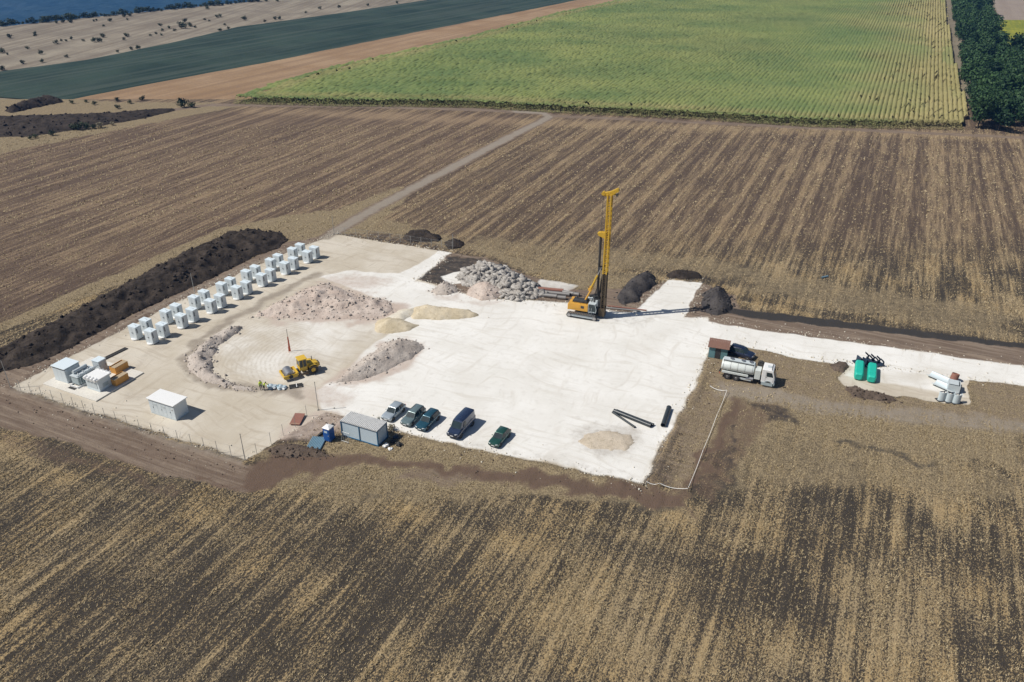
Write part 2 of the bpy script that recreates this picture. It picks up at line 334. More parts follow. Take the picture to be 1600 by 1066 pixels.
def terrain_material():
    m, nt, bs = new_mat('terrain_cover')
    pos = N(nt, 'ShaderNodeNewGeometry').outputs['Position']
    vr = N(nt, 'ShaderNodeVectorRotate', rotation_type='Z_AXIS'); nt.links.new(pos, vr.inputs['Vector']); vr.inputs['Angle'].default_value = -BANG
    rc = vr.outputs[0]                       # x across rows, y along rows
    A = N(nt, 'ShaderNodeAttribute', attribute_name='coverA'); B = N(nt, 'ShaderNodeAttribute', attribute_name='coverB')
    sa = N(nt, 'ShaderNodeSeparateColor'); nt.links.new(A.outputs['Color'], sa.inputs[0])
    sb = N(nt, 'ShaderNodeSeparateColor'); nt.links.new(B.outputs['Color'], sb.inputs[0])
    Cn = N(nt, 'ShaderNodeAttribute', attribute_name='coverC'); sc_ = N(nt, 'ShaderNodeSeparateColor'); nt.links.new(Cn.outputs['Color'], sc_.inputs[0]); pink, stain, rutm = sc_.outputs[0], sc_.outputs[1], sc_.outputs[2]
    white, beige, red, dark = sa.outputs[0], sa.outputs[1], sa.outputs[2], A.outputs['Alpha']
    dirt, grass, straw, brown = sb.outputs[0], sb.outputs[1], sb.outputs[2], B.outputs['Alpha']
    clump = noise(nt, scaled(nt, rc, (1., .6, 1.)), 5.4, 5, .78)
    fine = noise(nt, pos, 7., 4, .7); mid = noise(nt, pos, .9, 5, .6); big = noise(nt, pos, .11, 4, .6)
    rows = noise(nt, scaled(nt, rc, (1., .05, 1.)), 1.5, 3, .6)
    # stubble
    soil = mixc(nt, fine, (.018, .017, .016), (.085, .070, .054))
    strawc = mixc(nt, mid, (.27, .195, .105), (.47, .37, .225))
    strawc = mixc(nt, smooth(nt, big, .35, .7), strawc, (.41, .295, .15))
    s1 = mathn(nt, 'ADD', clump, mathn(nt, 'MULTIPLY_ADD', rows, .5, -.25))
    s1 = mathn(nt, 'ADD', s1, mathn(nt, 'MULTIPLY_ADD', fine, .35, -.175))
    thr = mathn(nt, 'SUBTRACT', 1.0, straw)
    thr = mathn(nt, 'MULTIPLY_ADD', thr, .62, .205)
    sm = smooth(nt, mathn(nt, 'SUBTRACT', s1, thr), -.085, .085)
    col = mixc(nt, sm, soil, strawc)
    bsoil = mixc(nt, sm, mixc(nt, mid, (.075, .052, .040), (.125, .088, .065)), mixc(nt, mid, (.24, .17, .105), (.315, .232, .148)))
    col = mixc(nt, brown, col, bsoil)
    def layer(col, w, c, sharp=.22, nz=None):
        f = mathn(nt, 'ADD', w, mathn(nt, 'MULTIPLY_ADD', mid if nz is None else nz, .7, -.35))
        wf = smooth(nt, f, .5-sharp, .5+sharp)
        wf = mathn(nt, 'MULTIPLY', wf, smooth(nt, w, .02, .12))
        return mixc(nt, wf, col, c), wf
    gcol = mixc(nt, smooth(nt, mathn(nt, 'ADD', clump, mathn(nt, 'MULTIPLY_ADD', fine, .4, -.2)), .36, .60), (.115, .088, .058), mixc(nt, mid, (.28, .215, .125), (.38, .305, .19)))
    col, _ = layer(col, grass, gcol, .3)
    rut = noise(nt, scaled(nt, rc, (.05, 1., 1.)), 1.5, 4, .65)
    dcol = mixc(nt, smooth(nt, rut, .38, .66), mixc(nt, mid, (.125, .088, .065), (.19, .143, .108)), (.25, .195, .148))
    col, wd_ = layer(col, dirt, dcol, .3)
    rcol = mixc(nt, mathn(nt, 'MULTIPLY_ADD', fine, .5, mathn(nt, 'MULTIPLY', mid, .5)), (.080, .053, .040), (.185, .128, .092))
    col, _ = layer(col, red, rcol, .3)
    kcol = mixc(nt, fine, (.018, .017, .017), (.075, .068, .062))
    col, _ = layer(col, dark, kcol, .25)
    # faint wheel marks: stretched, strongly bent noise
    wv = N(nt, 'ShaderNodeTexNoise'); wv.inputs['Scale'].default_value = .045; wv.inputs['Detail'].default_value = 2; nt.links.new(pos, wv.inputs['Vector'])
    vadd = N(nt, 'ShaderNodeVectorMath', operation='MULTIPLY_ADD'); nt.links.new(wv.outputs['Color'], vadd.inputs[0]); vadd.inputs[1].default_value = (13, 13, 0); nt.links.new(rc, vadd.inputs[2])
    t1 = noise(nt, scaled(nt, vadd.outputs[0], (.10, 1., 1.)), 1.1, 4, .62); t2 = noise(nt, scaled(nt, vadd.outputs[0], (1., .14, 1.)), .8, 4, .62)
    trk = mathn(nt, 'MAXIMUM', smooth(nt, t1, .50, .68), smooth(nt, t2, .53, .70))
    sw = N(nt, 'ShaderNodeTexWave', wave_type='RINGS', rings_direction='Z'); mp = N(nt, 'ShaderNodeMapping'); nt.links.new(pos, mp.inputs[0]); c0 = G(500, 560); mp.inputs['Location'].default_value = (-c0.x, -c0.y, 0)
    nt.links.new(mp.outputs[0], sw.inputs['Vector'])
    for k_, v_ in (('Scale', .42), ('Distortion', 5.), ('Detail', 4), ('Detail Scale', .5), ('Detail Roughness', .65)): sw.inputs[k_].default_value = v_
    ruts = mathn(nt, 'MULTIPLY', mathn(nt, 'MULTIPLY', smooth(nt, sw.outputs['Fac'], .35, .8), smooth(nt, mid, .35, .6)), rutm)
    trk = mathn(nt, 'MAXIMUM', trk, ruts)
    bcol = mixc(nt, smooth(nt, big, .35, .65), (.48, .425, .34), (.56, .51, .43))
    bcol = mixc(nt, mathn(nt, 'MULTIPLY', trk, .6), bcol, (.38, .32, .245))
    bcol = mixc(nt, mathn(nt, 'MULTIPLY', smooth(nt, mid, .5, .75), .5), bcol, (.56, .51, .43))
    col, _ = layer(col, beige, bcol, .2)
    wcol = mixc(nt, smooth(nt, big, .3, .7), (.665, .645, .60), (.75, .735, .70))
    wcol = mixc(nt, mathn(nt, 'MULTIPLY', trk, .42), wcol, (.53, .49, .425))
    wcol = mixc(nt, mathn(nt, 'MULTIPLY', smooth(nt, mid, .52, .72), .5), wcol, (.56, .535, .49))
    wcol = mixc(nt, mathn(nt, 'MULTIPLY', smooth(nt, fine, .58, .75), .35), wcol, (.50, .475, .43))
    col, ww = layer(col, white, wcol, .3, big)
    nt.links.new(col, bs.inputs['Base Color']); bs.inputs['Roughness'].default_value = .95; bs.inputs['Specular IOR Level'].default_value = .12
    hard = mathn(nt, 'MAXIMUM', beige, white)
    pcol = mixc(nt, mid, (.42, .325, .265), (.53, .45, .39)); pcol = mixc(nt, smooth(nt, fine, .5, .7), pcol, (.33, .275, .24))
    col, _ = layer(col, pink, pcol, .42)
    tcol = mixc(nt, fine, (.20, .165, .13), (.36, .315, .26))
    col, _ = layer(col, stain, tcol, .45)
    nt.links.new(col, bs.inputs['Base Color'])
    hgt = mathn(nt, 'MULTIPLY', mathn(nt, 'ADD', s1, mathn(nt, 'MULTIPLY', fine, .3)), mathn(nt, 'MULTIPLY_ADD', hard, -.93, 1.0))
    bump(nt, bs, hgt, .8, .13)
    return m
TERRAIN = terrain_material()

YARD = gp([(17, 606), (95, 565), (190, 516), (300, 462), (400, 416), (470, 386), (525, 367), (703, 394), (650, 437), (760, 468), (880, 474), (985, 490), (1044, 437), (1097, 442), (1070, 497), (1105, 500), (1640, 577), (1640, 607), (1108, 535), (1085, 600), (1002, 755), (935, 741), (770, 706), (690, 691), (620, 672), (560, 658), (505, 645), (450, 680), (410, 705), (383, 718), (200, 662), (60, 618)])
def relief(x, y, A, B):
    """low real relief: clods in the fields, ruts on tracks, smooth yard"""
    hard = np.maximum(A[:, 0], A[:, 1])
    a = x*AY.x+y*AY.y; b = x*AX.x+y*AX.y
    h = (fbm(x*1.1, y*1.1, 61, 3)-.5)*.14+(fbm(b*1.2, a*.10, 67, 2)-.5)*.18
    h = h*(1-hard)*(1-.6*B[:, 0])+(fbm(x*.2, y*.2, 71, 3)-.5)*.10*hard
    sy = signed_dist(x, y, YARD)
    h = h+.30*np.exp(-((sy+.9)/.55)**2)*sstep(.35, .65, fbm(x*.25, y*.25, 83, 3))*(y < 128)*(1-np.clip(A[:, 0]*2, 0, 1))
    return h
def terrain_tile(x0, x1, y0, y1, st, flat=False):
    nx = int(round((x1-x0)/st))+1; ny = int(round((y1-y0)/st))+1
    X, Y = np.meshgrid(np.linspace(x0, x1, nx), np.linspace(y0, y1, ny)); x = X.ravel(); y = Y.ravel()
    A, B, Cc = splat(x, y); z = relief(x, y, A, B) if not flat else x*0
    e = np.minimum(np.minimum(x-x0, x1-x), np.minimum(y-y0, y1-y)); z = z*sstep(0, 2*st, e)
    i = (np.arange(ny-1)[:, None]*nx+np.arange(nx-1)[None, :]).ravel()
    F = np.column_stack([i, i+1, i+nx+1, i+nx])
    # every patch of ground becomes its own piece of the setting
    ids = np.zeros(len(x), int)
    hard = np.maximum(A[:, 0], A[:, 1]) > .5
    roadpoly = gp([(1104, 480), (1700, 560), (1700, 640), (1514, 640), (1300, 610), (1330, 572), (1100, 540)])
    pad2 = gp([(1326, 569), (1300, 600), (1520, 640), (1516, 594), (1420, 581)])
    inroad = signed_dist(x, y, roadpoly) > 0; inpad2 = signed_dist(x, y, pad2) > 0
    ids[B[:, 0] > .5] = 3
    ids[(np.maximum(B[:, 1], A[:, 2]) > .5) & (ids == 0)] = 4
    ids[hard] = 1; ids[hard & inroad] = 2; ids[hard & inpad2] = 5
    fid = ids[F[:, 0]]
    names = ['stubble_field', 'gravel_yard', 'gravel_road', 'dirt_track', 'verge', 'gravel_lay_by']
    for k, nm in enumerate(names):
        sel = F[fid == k]
        if not len(sel): continue
        u, inv = np.unique(sel, return_inverse=True)
        o = mesh_np(nm, np.column_stack([x, y, z])[u], inv.reshape(sel.shape), TERRAIN, smooth=True)
        set_col(o, 'coverA', A[u]); set_col(o, 'coverB', B[u]); set_col(o, 'coverC', Cc[u]); tag(o, kind='structure')
terrain_tile(-112, 112, 40, 172, .4)
terrain_tile(-260, 260, 172, 300, .9)
terrain_tile(-260, -112, 60, 172, 2.0, True); terrain_tile(112, 260, 60, 172, 2.0, True)

# ------------------------------------------------------------------ far country
def sheet(name, pts, z, mat, step=6., warp=1.2):
    p = []
    n = len(pts)
    for i in range(n):
        a = Vector(pts[i]); b = Vector(pts[(i+1) % n]); k = max(1, int((b-a).length/step))
        for j in range(k): p.append(a.lerp(b, j/k))
    q = np.array([tuple(v) for v in p])
    q = q+np.column_stack([fbm(q[:, 0]*.15, q[:, 1]*.15, 5, 3)-.5, fbm(q[:, 0]*.15, q[:, 1]*.15, 9, 3)-.5])*2*warp
    bm = bmesh.new(); vs = [bm.verts.new((x, y, z)) for x, y in q]; f = bm.faces.new(vs)
    bmesh.ops.triangulate(bm, faces=[f]); 
    bmesh.ops.recalc_face_normals(bm, faces=bm.faces[:])
    me = bpy.data.meshes.new(name); bm.to_mesh(me); bm.free()
    if me.polygons[0].normal.z < 0: me.flip_normals()
    me.materials.append(mat); o = bpy.data.objects.new(name, me); COL.objects.link(o); return tag(o, kind='structure')
def field_mat(name, c0, c1, c2, rows=.5, rscale=.5, ang=BANG, bmp=.3, mott=.06):
    m, nt, b = new_mat(name); pos = N(nt, 'ShaderNodeNewGeometry').outputs['Position']
    vr = N(nt, 'ShaderNodeVectorRotate', rotation_type='Z_AXIS'); nt.links.new(pos, vr.inputs['Vector']); vr.inputs['Angle'].default_value = -ang
    r = noise(nt, scaled(nt, vr.outputs[0], (1., .03, 1.)), rscale, 4, .65); n = noise(nt, pos, mott, 4, .6); f = noise(nt, pos, 1.3, 4, .7)
    c = mixc(nt, smooth(nt, n, .35, .65), c0, c1); c = mixc(nt, mathn(nt, 'MULTIPLY', smooth(nt, r, .4, .65), rows), c, c2)
    k = mathn(nt, 'MULTIPLY_ADD', f, .7, .65); vm = N(nt, 'ShaderNodeVectorMath', operation='SCALE'); nt.links.new(c, vm.inputs[0]); nt.links.new(k, vm.inputs['Scale'])
    nt.links.new(vm.outputs[0], b.inputs['Base Color']); b.inputs['Roughness'].default_value = .95; b.inputs['Specular IOR Level'].default_value = .1
    bump(nt, b, f, .6, bmp); return m
M_STEPPE = field_mat('dry_steppe', (.215, .185, .145), (.30, .26, .20), (.16, .13, .10), .7, .25, R(-8), .3, .04)
M_TEAL = field_mat('lucerne_crop', (.022, .040, .033), (.040, .064, .050), (.062, .080, .066), .8, .25, R(-33), .3, .03)
M_TAN = field_mat('bare_tan_soil', (.27, .175, .10), (.34, .235, .145), (.22, .145, .09), .7, .22, R(-31), .2, .03)
M_PALE = field_mat('pale_ploughland', (.27, .22, .18), (.30, .25, .205), (.24, .19, .155), .5, .2)
M_YEL = field_mat('sunflower_crop', (.30, .29, .04), (.20, .22, .035), (.14, .17, .04), .6, .6, BANG, .5, .15)
M_FARLAND = field_mat('far_land', (.20, .17, .12), (.26, .22, .16), (.16, .14, .10), .5, .1)
# one sheet to the plateau rim and, on the other sides, to the horizon
rim = [G(-900, 140), G(-300, 75), G(0, 41), G(135, 27), (G(270, 13.5)), G(388, 2), G(430, -8), G(560, -30), G(800, -70), G(1100, -105)]
base = [tuple(v.xy) for v in rim]+[(1500, 2600), (3500, 2600), (3500, -600), (-1500, -600), (-1500, 250)]
sheet('ground', base, -.45, M_FARLAND, 60, 0)
steppe = [tuple(v.xy) for v in rim]+gp([(905, -60), (665, 0), (540, 19), (371, 42), (270, 66), (135, 93), (0, 111), (-300, 150), (-900, 230)])
sheet('steppe', steppe, -.30, M_STEPPE, 8, 2)
sheet('crop_field', gp([(-300, 158), (0, 111), (135, 93), (270, 66), (371, 42), (540, 19), (665, 0), (905, -60), (1150, -60), (901, 0), (868, 7), (530, 74), (439, 93), (304, 118), (203, 137), (111, 155), (68, 156), (0, 151), (-300, 180)]), -.15, M_TEAL, 8, 1.2)
sheet('bare_field', gp([(111, 155), (203, 137), (304, 118), (439, 93), (530, 74), (868, 7), (901, 0), (1150, -60), (1260, -60), (996, 0), (868, 27), (733, 64), (530, 110), (439, 135), (368, 159), (280, 161), (180, 158)]), -.10, M_TAN, 8, 1.0)
sheet('pale_field', gp([(1540, -60), (1900, -60), (1900, 32), (1560, 31)]), -.2, M_PALE, 12, 1)
sheet('sunflower_field', gp([(1550, 31), (1900, 32), (2300, 130), (1580, 105)]), -.15, M_YEL, 12, 1)

# wooded slope below the plateau rim, falling into the valley
M_WOOD = foliage('valley_forest', (.010, .030, .022), (.030, .060, .034))
def forest():
    rp = [(-4500, 150)]+[tuple(v.xy) for v in rim]+[(4000, 4200)]
    rx = np.array([p[0] for p in rp]); ry = np.array([p[1] for p in rp])
    V = []; F = []; vo = 0
    for x0, x1, y0, y1, st in ((-1300, 700, 200, 1500, 14.), (-4400, 1100, 1500, 5400, 15.)):
        xs = np.arange(x0, x1+1, st); ys = np.arange(y0, y1+1, st); X, Y = np.meshgrid(xs, ys); x = X.ravel(); y = Y.ravel()
        d = y-np.interp(x, rx, ry); am = sstep(60, 500, d)
        z = -9-np.clip(d, 0, 800)*.37+(fbm(x*.0016, y*.0016, 7, 3)-.5)*120*am+(fbm(x*.012, y*.012, 13, 3)-.5)*26*am+RNG.uniform(-4.5, 4.5, len(x))
        nx = len(xs); i = (np.arange(len(ys)-1)[:, None]*nx+np.arange(nx-1)[None, :]).ravel()
        f = np.column_stack([i, i+1, i+nx+1, i+nx]); f = f[(d[f] > 3).all(1)]
        V.append(np.column_stack([x+RNG.uniform(-4, 4, len(x))*(y < y1-1)*(y > y0+1), y, z])); F.append(np.concatenate([f[:, [0, 1, 2]], f[:, [0, 2, 3]]])+vo); vo += len(x)
    V = np.concatenate(V); F = np.concatenate(F); u, inv = np.unique(F, return_inverse=True)
    o = mesh_np('valley_forest', V[u], inv.reshape(F.shape), M_WOOD)
    tag(o, 'dark blue forest filling the valley beyond the dry plateau edge', 'forest', kind='stuff')
forest()
# ------------------------------------------------------------------ corn
def corn_material():
    m, nt, b = new_mat('corn_leaves')
    at = N(nt, 'ShaderNodeAttribute', attribute_name='ripe_lit'); sp = N(nt, 'ShaderNodeSeparateColor'); nt.links.new(at.outputs['Color'], sp.inputs[0])
    geo = N(nt, 'ShaderNodeNewGeometry')
    green = mixc(nt, sp.outputs[1], (.125, .180, .060), (.285, .305, .095))
    dry = mixc(nt, sp.outputs[1], (.29, .245, .10), (.43, .35, .17))
    c = mixc(nt, sp.outputs[0], green, dry); c = mixc(nt, mathn(nt, 'MULTIPLY', noise(nt, geo.outputs['Position'], .9, 4, .7), .4), c, (.10, .15, .055))
    nt.links.new(c, b.inputs['Base Color']); b.inputs['Roughness'].default_value = .7; b.inputs['Specular IOR Level'].default_value = .2
    return m
def corn():
    poly = gp([(368, 160), (530, 164), (733, 166), (868, 174), (1070, 183), (1263, 196), (1500, 200), (1510, 186), (1504, 148), (1490, 101), (1476, 0), (1468, -40), (1225, -55), (996, -2), (868, 25), (733, 62), (530, 108), (439, 133)])
    q = np.array(poly); ca = q@np.array([AY.x, AY.y]); cb = q@np.array([AX.x, AX.y])
    V = []; F = []; C = []; vo = 0
    for ib, b0 in enumerate(np.arange(cb.min(), cb.max(), 1.5)):
        a = np.arange(ca.min(), ca.max(), 1.5)+RNG.uniform(-.4, .4); b = np.full(a.shape, b0)
        x = a*AY.x+b*AX.x; y = a*AY.y+b*AX.y
        sdv = signed_dist(x+3*(fbm(x*.1, y*.1, 3, 2)-.5), y, poly); ok = sdv > 0
        if ok.sum() < 3: continue
        n = len(a); h = 2.05+.6*(fbm(x*.08, y*.08, 5, 3)-.5)+RNG.uniform(-.4, .4, n); jb = RNG.uniform(-.34, .34, n)
        gap = (vnoise(x*.14, y*.14, 77) > .985)*.6; h = h-gap
        u = np.clip((q_u(x, y)-1230)/330, 0, 1)
        dry = np.clip(sstep(.25, .8, u+.7*(fbm(x*.03, y*.03, 31, 3)-.5))*.95+.32*fbm(x*.02, y*.02, 8, 3)+.55*sstep(14, 6, sdv)*(sdv > 4)-.1, 0, 1)
        tone = np.clip(fbm(x*.035, y*.05, 19, 4)*1.5-.25+RNG.uniform(-.2, .2, n), 0, 1)
        w = .55
        w = .74; zl = 1.75-1.1*dry*(.35+.9*fbm(x*.04, y*.04, 91, 2))
        for s, zz, off in ((0, .25, -w), (1, None, 0), (2, .25, w)):
            z = h if zz is None else zl+RNG.uniform(-.15, .15, n); o = b+off+(jb if zz is None else 0)
            V.append(np.column_stack([a*AY.x+o*AX.x, a*AY.y+o*AX.y, z])); C.append(np.column_stack([dry, tone*(1 if zz is None else .6), dry*0, dry*0+1]))
        for k_ in (0, 1):
            i = np.nonzero(ok[:-1] & ok[1:] & (RNG.uniform(0, 1, n-1) > .04*(dry[:-1] > .6)))[0]; q0 = vo+k_*n
            F.append(np.column_stack([q0+i, q0+i+1, q0+n+i+1, q0+n+i]))
        vo += 3*n
    V = np.concatenate(V); F = np.concatenate(F); C = np.concatenate(C)
    # leaves standing out of the rows in the nearer part, denser along the front edge
    n = 110000; t = RNG.uniform(0, 1, n)**1.8; a = ca.min()+t*(ca.max()-ca.min()); b = cb.min()+RNG.uniform(0, 1, n)*(cb.max()-cb.min()); b = np.round(b/1.5)*1.5+RNG.normal(0, .2, n)
    x = a*AY.x+b*AX.x; y = a*AY.y+b*AX.y; 
    n2 = 130000; t2 = RNG.uniform(0, 1, n2)**2.2; a2 = ca.min()+t2*(ca.max()-ca.min()); b2 = cb.max()-RNG.uniform(0, .45, n2)*(cb.max()-cb.min()); b2 = np.round((b2-cb.min())/1.5)*1.5+cb.min()+RNG.normal(0, .3, n2)
    x = np.concatenate([x, a2*AY.x+b2*AX.x]); y = np.concatenate([y, a2*AY.y+b2*AX.y])
    sdv = signed_dist(x, y, poly); k = sdv > 0; x, y, sdv = x[k], y[k], sdv[k]
    e = gp([(368, 160), (530, 164), (733, 166), (868, 174), (1070, 183), (1263, 196), (1500, 200)])
    ex = []; ey = []; ed = []
    for p0, p1 in zip(e[:-1], e[1:]):
        m_ = int(95*math.dist(p0, p1)); tt = RNG.uniform(0, 1, m_); dd = RNG.uniform(-.9, 1, m_)*3.2; ed.append(dd); ex.append(p0[0]+(p1[0]-p0[0])*tt); ey.append(p0[1]+(p1[1]-p0[1])*tt+dd)
    ne = sum(map(len, ex)); x = np.concatenate([x]+ex); y = np.concatenate([y]+ey); sdv = np.concatenate([sdv, np.full(ne, 1.)])
    n = len(x); th = RNG.uniform(0, 6.283, n); L = RNG.uniform(.4, .9, n); z0 = RNG.uniform(.7, 1.9, n); ed = np.concatenate(ed); z0[-ne:] = np.clip(.25+1.75*sstep(-3.2, 2.2, ed)+RNG.uniform(-.35, .15, ne), .05, 2.1)
    dx = np.cos(th); dy = np.sin(th)
    P0 = np.column_stack([x-dy*.13, y+dx*.13, z0]); P1 = np.column_stack([x+dy*.13, y-dx*.13, z0]); P2 = np.column_stack([x+dx*L*.6, y+dy*L*.6, z0+L*RNG.uniform(-.1, .45, n)])
    u = np.clip((q_u(x, y)-1230)/330, 0, 1); dry = np.clip(sstep(.3, .8, u)*.8+.25*fbm(x*.02, y*.02, 8, 3)+.5*sstep(14, 6, sdv)*(sdv > 4)+RNG.uniform(-.2, .2, n)+.35*(np.arange(n) >= n-ne), 0, 1)  # front-edge leaves tinted paler, standing in for light that face lacks
    Cl = np.column_stack([dry, RNG.uniform(.3, 1, n), dry*0, dry*0+1])
    nv = len(V); Vl = np.stack([P0, P1, P2], 1).reshape(-1, 3); Fl = np.arange(len(Vl)).reshape(-1, 3)+nv
    Fq = np.concatenate([F[:, [0, 1, 2]], F[:, [0, 2, 3]], Fl]); V = np.concatenate([V, Vl]); C = np.concatenate([C, np.repeat(Cl, 3, 0)])
    o = mesh_np('corn_field', V, Fq, corn_material()); set_col(o, 'ripe_lit', C)
    tag(o, 'tall green corn crop, yellowing towards the tree belt on the right', 'corn', kind='stuff')
    f = sheet('corn_soil', poly, -.05, M_TAN, 8, .5)
def q_u(x, y):
    c = y*math.cos(PITCH)+CAM_H*math.sin(PITCH); return 800+FPX*x/c
corn()

# ------------------------------------------------------------------ straw tufts standing on the stubble
def straw():
    m, nt, b = new_mat('straw'); geo = N(nt, 'ShaderNodeNewGeometry'); r = geo.outputs['Random Per Island']
    nt.links.new(mixc(nt, r, (.23, .17, .09), (.50, .405, .25)), b.inputs['Base Color']); b.inputs['Roughness'].default_value = .8; b.inputs['Specular IOR Level'].default_value = .2
    xs = []; ys = []; ss = []
    for x0, x1, y0, y1, dens, s in ((-75, 80, 42, 100, 26, .8), (-112, 112, 100, 172, 5, 1.25), (-190, 190, 172, 262, 2.2, 1.9)):
        n = int((x1-x0)*(y1-y0)*dens); x = RNG.uniform(x0, x1, n); y = RNG.uniform(y0, y1, n)
        b_ = x*AX.x+y*AX.y; a_ = x*AY.x+y*AY.y; b_ = np.where(RNG.uniform(0, 1, n) < .7, np.round(b_/.75)*.75+RNG.normal(0, .1, n), b_)
        x = a_*AY.x+b_*AX.x; y = a_*AY.y+b_*AX.y
        vis = np.abs(x) < (y*.70+20); x = x[vis]; y = y[vis]
        A, B, _ = splat(x, y); p = np.maximum(.3, sstep(.30, .62, B[:, 2]))*(.8)*(1-np.clip(A.max(1)*1.6, 0, 1))*(1-np.clip(B[:, 0]*1.5, 0, 1))*(1-.35*B[:, 3])
        k = RNG.uniform(0, 1, len(x)) < p; xs.append(x[k]); ys.append(y[k]); ss.append(np.full(k.sum(), s))
    x = np.concatenate(xs); y = np.concatenate(ys); s = np.concatenate(ss); n = len(x)
    T = []
    for j in range(3):
        th = RNG.uniform(0, 6.283, n); L = RNG.uniform(.10, .30, n)*s; h = RNG.uniform(.05, .24, n)*np.sqrt(s); w = RNG.uniform(.03, .085, n)*s
        ox = RNG.normal(0, .09, n)*s; oy = RNG.normal(0, .09, n)*s; dx = np.cos(th); dy = np.sin(th)
        T.append(np.stack([np.column_stack([x+ox-dy*w, y+oy+dx*w, np.full(n, -.04)]), np.column_stack([x+ox+dy*w, y+oy-dx*w, np.full(n, -.04)]), np.column_stack([x+ox+dx*L, y+oy+dy*L, h])], 1))
    V = np.concatenate(T).reshape(-1, 3); F = np.arange(len(V)).reshape(-1, 3)
    o = mesh_np('straw_stubble', V, F, m); tag(o, 'cut straw stubble left standing across the harvested fields', 'straw', kind='stuff')
    print('tufts', n)
straw()

# ================================================================== heaps of earth, rubble and sand
def heap(name, label, cat, pts, H, mat, rough=.35, peak=.5, step=.3, clods=0, clod_r=(.06, .2), clodmat=None, group=None, seed=0, flat=.0, lump=0., edge=1.2, slab=False):
    """mound over an outline given on the ground: slope rises from the rim, crest uneven; clods lie on it"""
    poly = gp(pts); q = np.array(poly); c = q.mean(0)
    lo = q.min(0)-.6; hi = q.max(0)+.6
    xs = np.arange(lo[0], hi[0], step); ys = np.arange(lo[1], hi[1], step); X, Y = np.meshgrid(xs, ys); x = X.ravel(); y = Y.ravel()
    wx = (fbm(x*.5, y*.5, 100+seed, 4)-.5)*edge; wy = (fbm(x*.5, y*.5, 140+seed, 4)-.5)*edge
    sdv = signed_dist(x+wx, y+wy, poly); mx = max(sdv.max(), .3)
    t = np.clip(sdv/mx, 0, 1)
    z = H*(t**peak)*(1-flat*.3)
    z = z*(1+rough*2*(fbm(x*.55, y*.55, 7+seed, 4)-.5))+rough*.35*H*(fbm(x*2.2, y*2.2, 31+seed, 3)-.5)*sstep(0, .15, t)
    if lump: 
        z = z+lump*H*(1-np.abs(2*fbm(x*.38, y*.38, 55+seed, 3)-1)*2.2)*sstep(0, .3, t)
    z = np.where(sdv > 0, np.maximum(z, .02), -.25)
    nx = len(xs); i = (np.arange(len(ys)-1)[:, None]*nx+np.arange(nx-1)[None, :]).ravel(); F = np.column_stack([i, i+1, i+nx+1, i+nx])
    F = F[(sdv[F] > 0).any(1)]; u, inv = np.unique(F, return_inverse=True)
    V = np.column_stack([x-c[0], y-c[1], z])[u]
    t_ = thing(name, label, cat, (c[0], c[1], 0), 0, group)
    o = mesh_np('mound', V, inv.reshape(F.shape), mat, smooth=True, parent=t_)
    if clods:
        clods = int(clods*(.55 if not slab else 1)); k = np.nonzero(sdv > -.5)[0]; k = RNG.choice(k, clods); cx = x[k]-c[0]+RNG.uniform(-.2, .2, clods); cy = y[k]-c[1]+RNG.uniform(-.2, .2, clods); cz = np.maximum(z[k], .0)
        clods = int(clods); rr = clod_r[0]*.7+(clod_r[1]*1.15-clod_r[0]*.7)*RNG.uniform(0, 1, clods)**(5. if not slab else 3.)
        cub = np.array([(x_, y_, z_) for z_ in (-1, 1) for x_, y_ in ((-1, -1), (1, -1), (1, 1), (-1, 1))], float)*.72
        fc = np.array([(3, 2, 1), (3, 1, 0), (4, 5, 6), (4, 6, 7), (0, 1, 5), (0, 5, 4), (1, 2, 6), (1, 6, 5), (2, 3, 7), (2, 7, 6), (3, 0, 4), (3, 4, 7)])
        P = cub[None]*RNG.uniform(.55, 1.25, (clods, 8, 1))*rr[:, None, None]*(np.array([1.15, .9, .7]) if not slab else np.array([1.35, 1.0, .5]))
        ax = RNG.normal(0, .45, (clods, 2)); th = RNG.uniform(0, 6.28, clods)
        cx_, sx_ = np.cos(ax[:, :1]), np.sin(ax[:, :1]); P = np.stack([P[..., 0], P[..., 1]*cx_-P[..., 2]*sx_, P[..., 1]*sx_+P[..., 2]*cx_], -1)
        cx_, sx_ = np.cos(ax[:, 1:]), np.sin(ax[:, 1:]); P = np.stack([P[..., 0]*cx_+P[..., 2]*sx_, P[..., 1], -P[..., 0]*sx_+P[..., 2]*cx_], -1)
        ct, st = np.cos(th)[:, None], np.sin(th)[:, None]
        PX = P[..., 0]*ct-P[..., 1]*st; PY = P[..., 0]*st+P[..., 1]*ct
        VV = np.stack([PX+cx[:, None], PY+cy[:, None], P[..., 2]+cz[:, None]+rr[:, None]*.15], -1).reshape(-1, 3)
        FF = (fc[None]+np.arange(clods)[:, None, None]*8).reshape(-1, 3)
        tag(mesh_np('stones', VV, FF, clodmat or mat, parent=t_), kind='stuff')
    return t_
E_TOP = earth('black_topsoil', [(.034, .027, .022), (.064, .050, .040), (.020, .017, .015)], 1., .25, 2.2)
E_GREYSOIL = earth('grey_dark_soil', [(.055, .050, .050), (.085, .076, .072), (.04, .037, .036)], 1., .2, 3.)
E_SAND = earth('yellow_sand', [(.48, .405, .28), (.56, .485, .36), (.42, .35, .24)], .8, .05, 2.)
E_CREAM = earth('cream_limestone_fines', [(.58, .53, .43), (.64, .60, .52), (.50, .44, .34)], .8, .06, 2.)
E_DULL = earth('dull_beige_sand', [(.46, .39, .30), (.52, .45, .36), (.40, .34, .26)], .8, .06, 2.)
E_PINK = earth('pinkish_rubble', [(.46, .375, .32), (.55, .47, .41), (.36, .30, .255)], 1., .12, 3.)
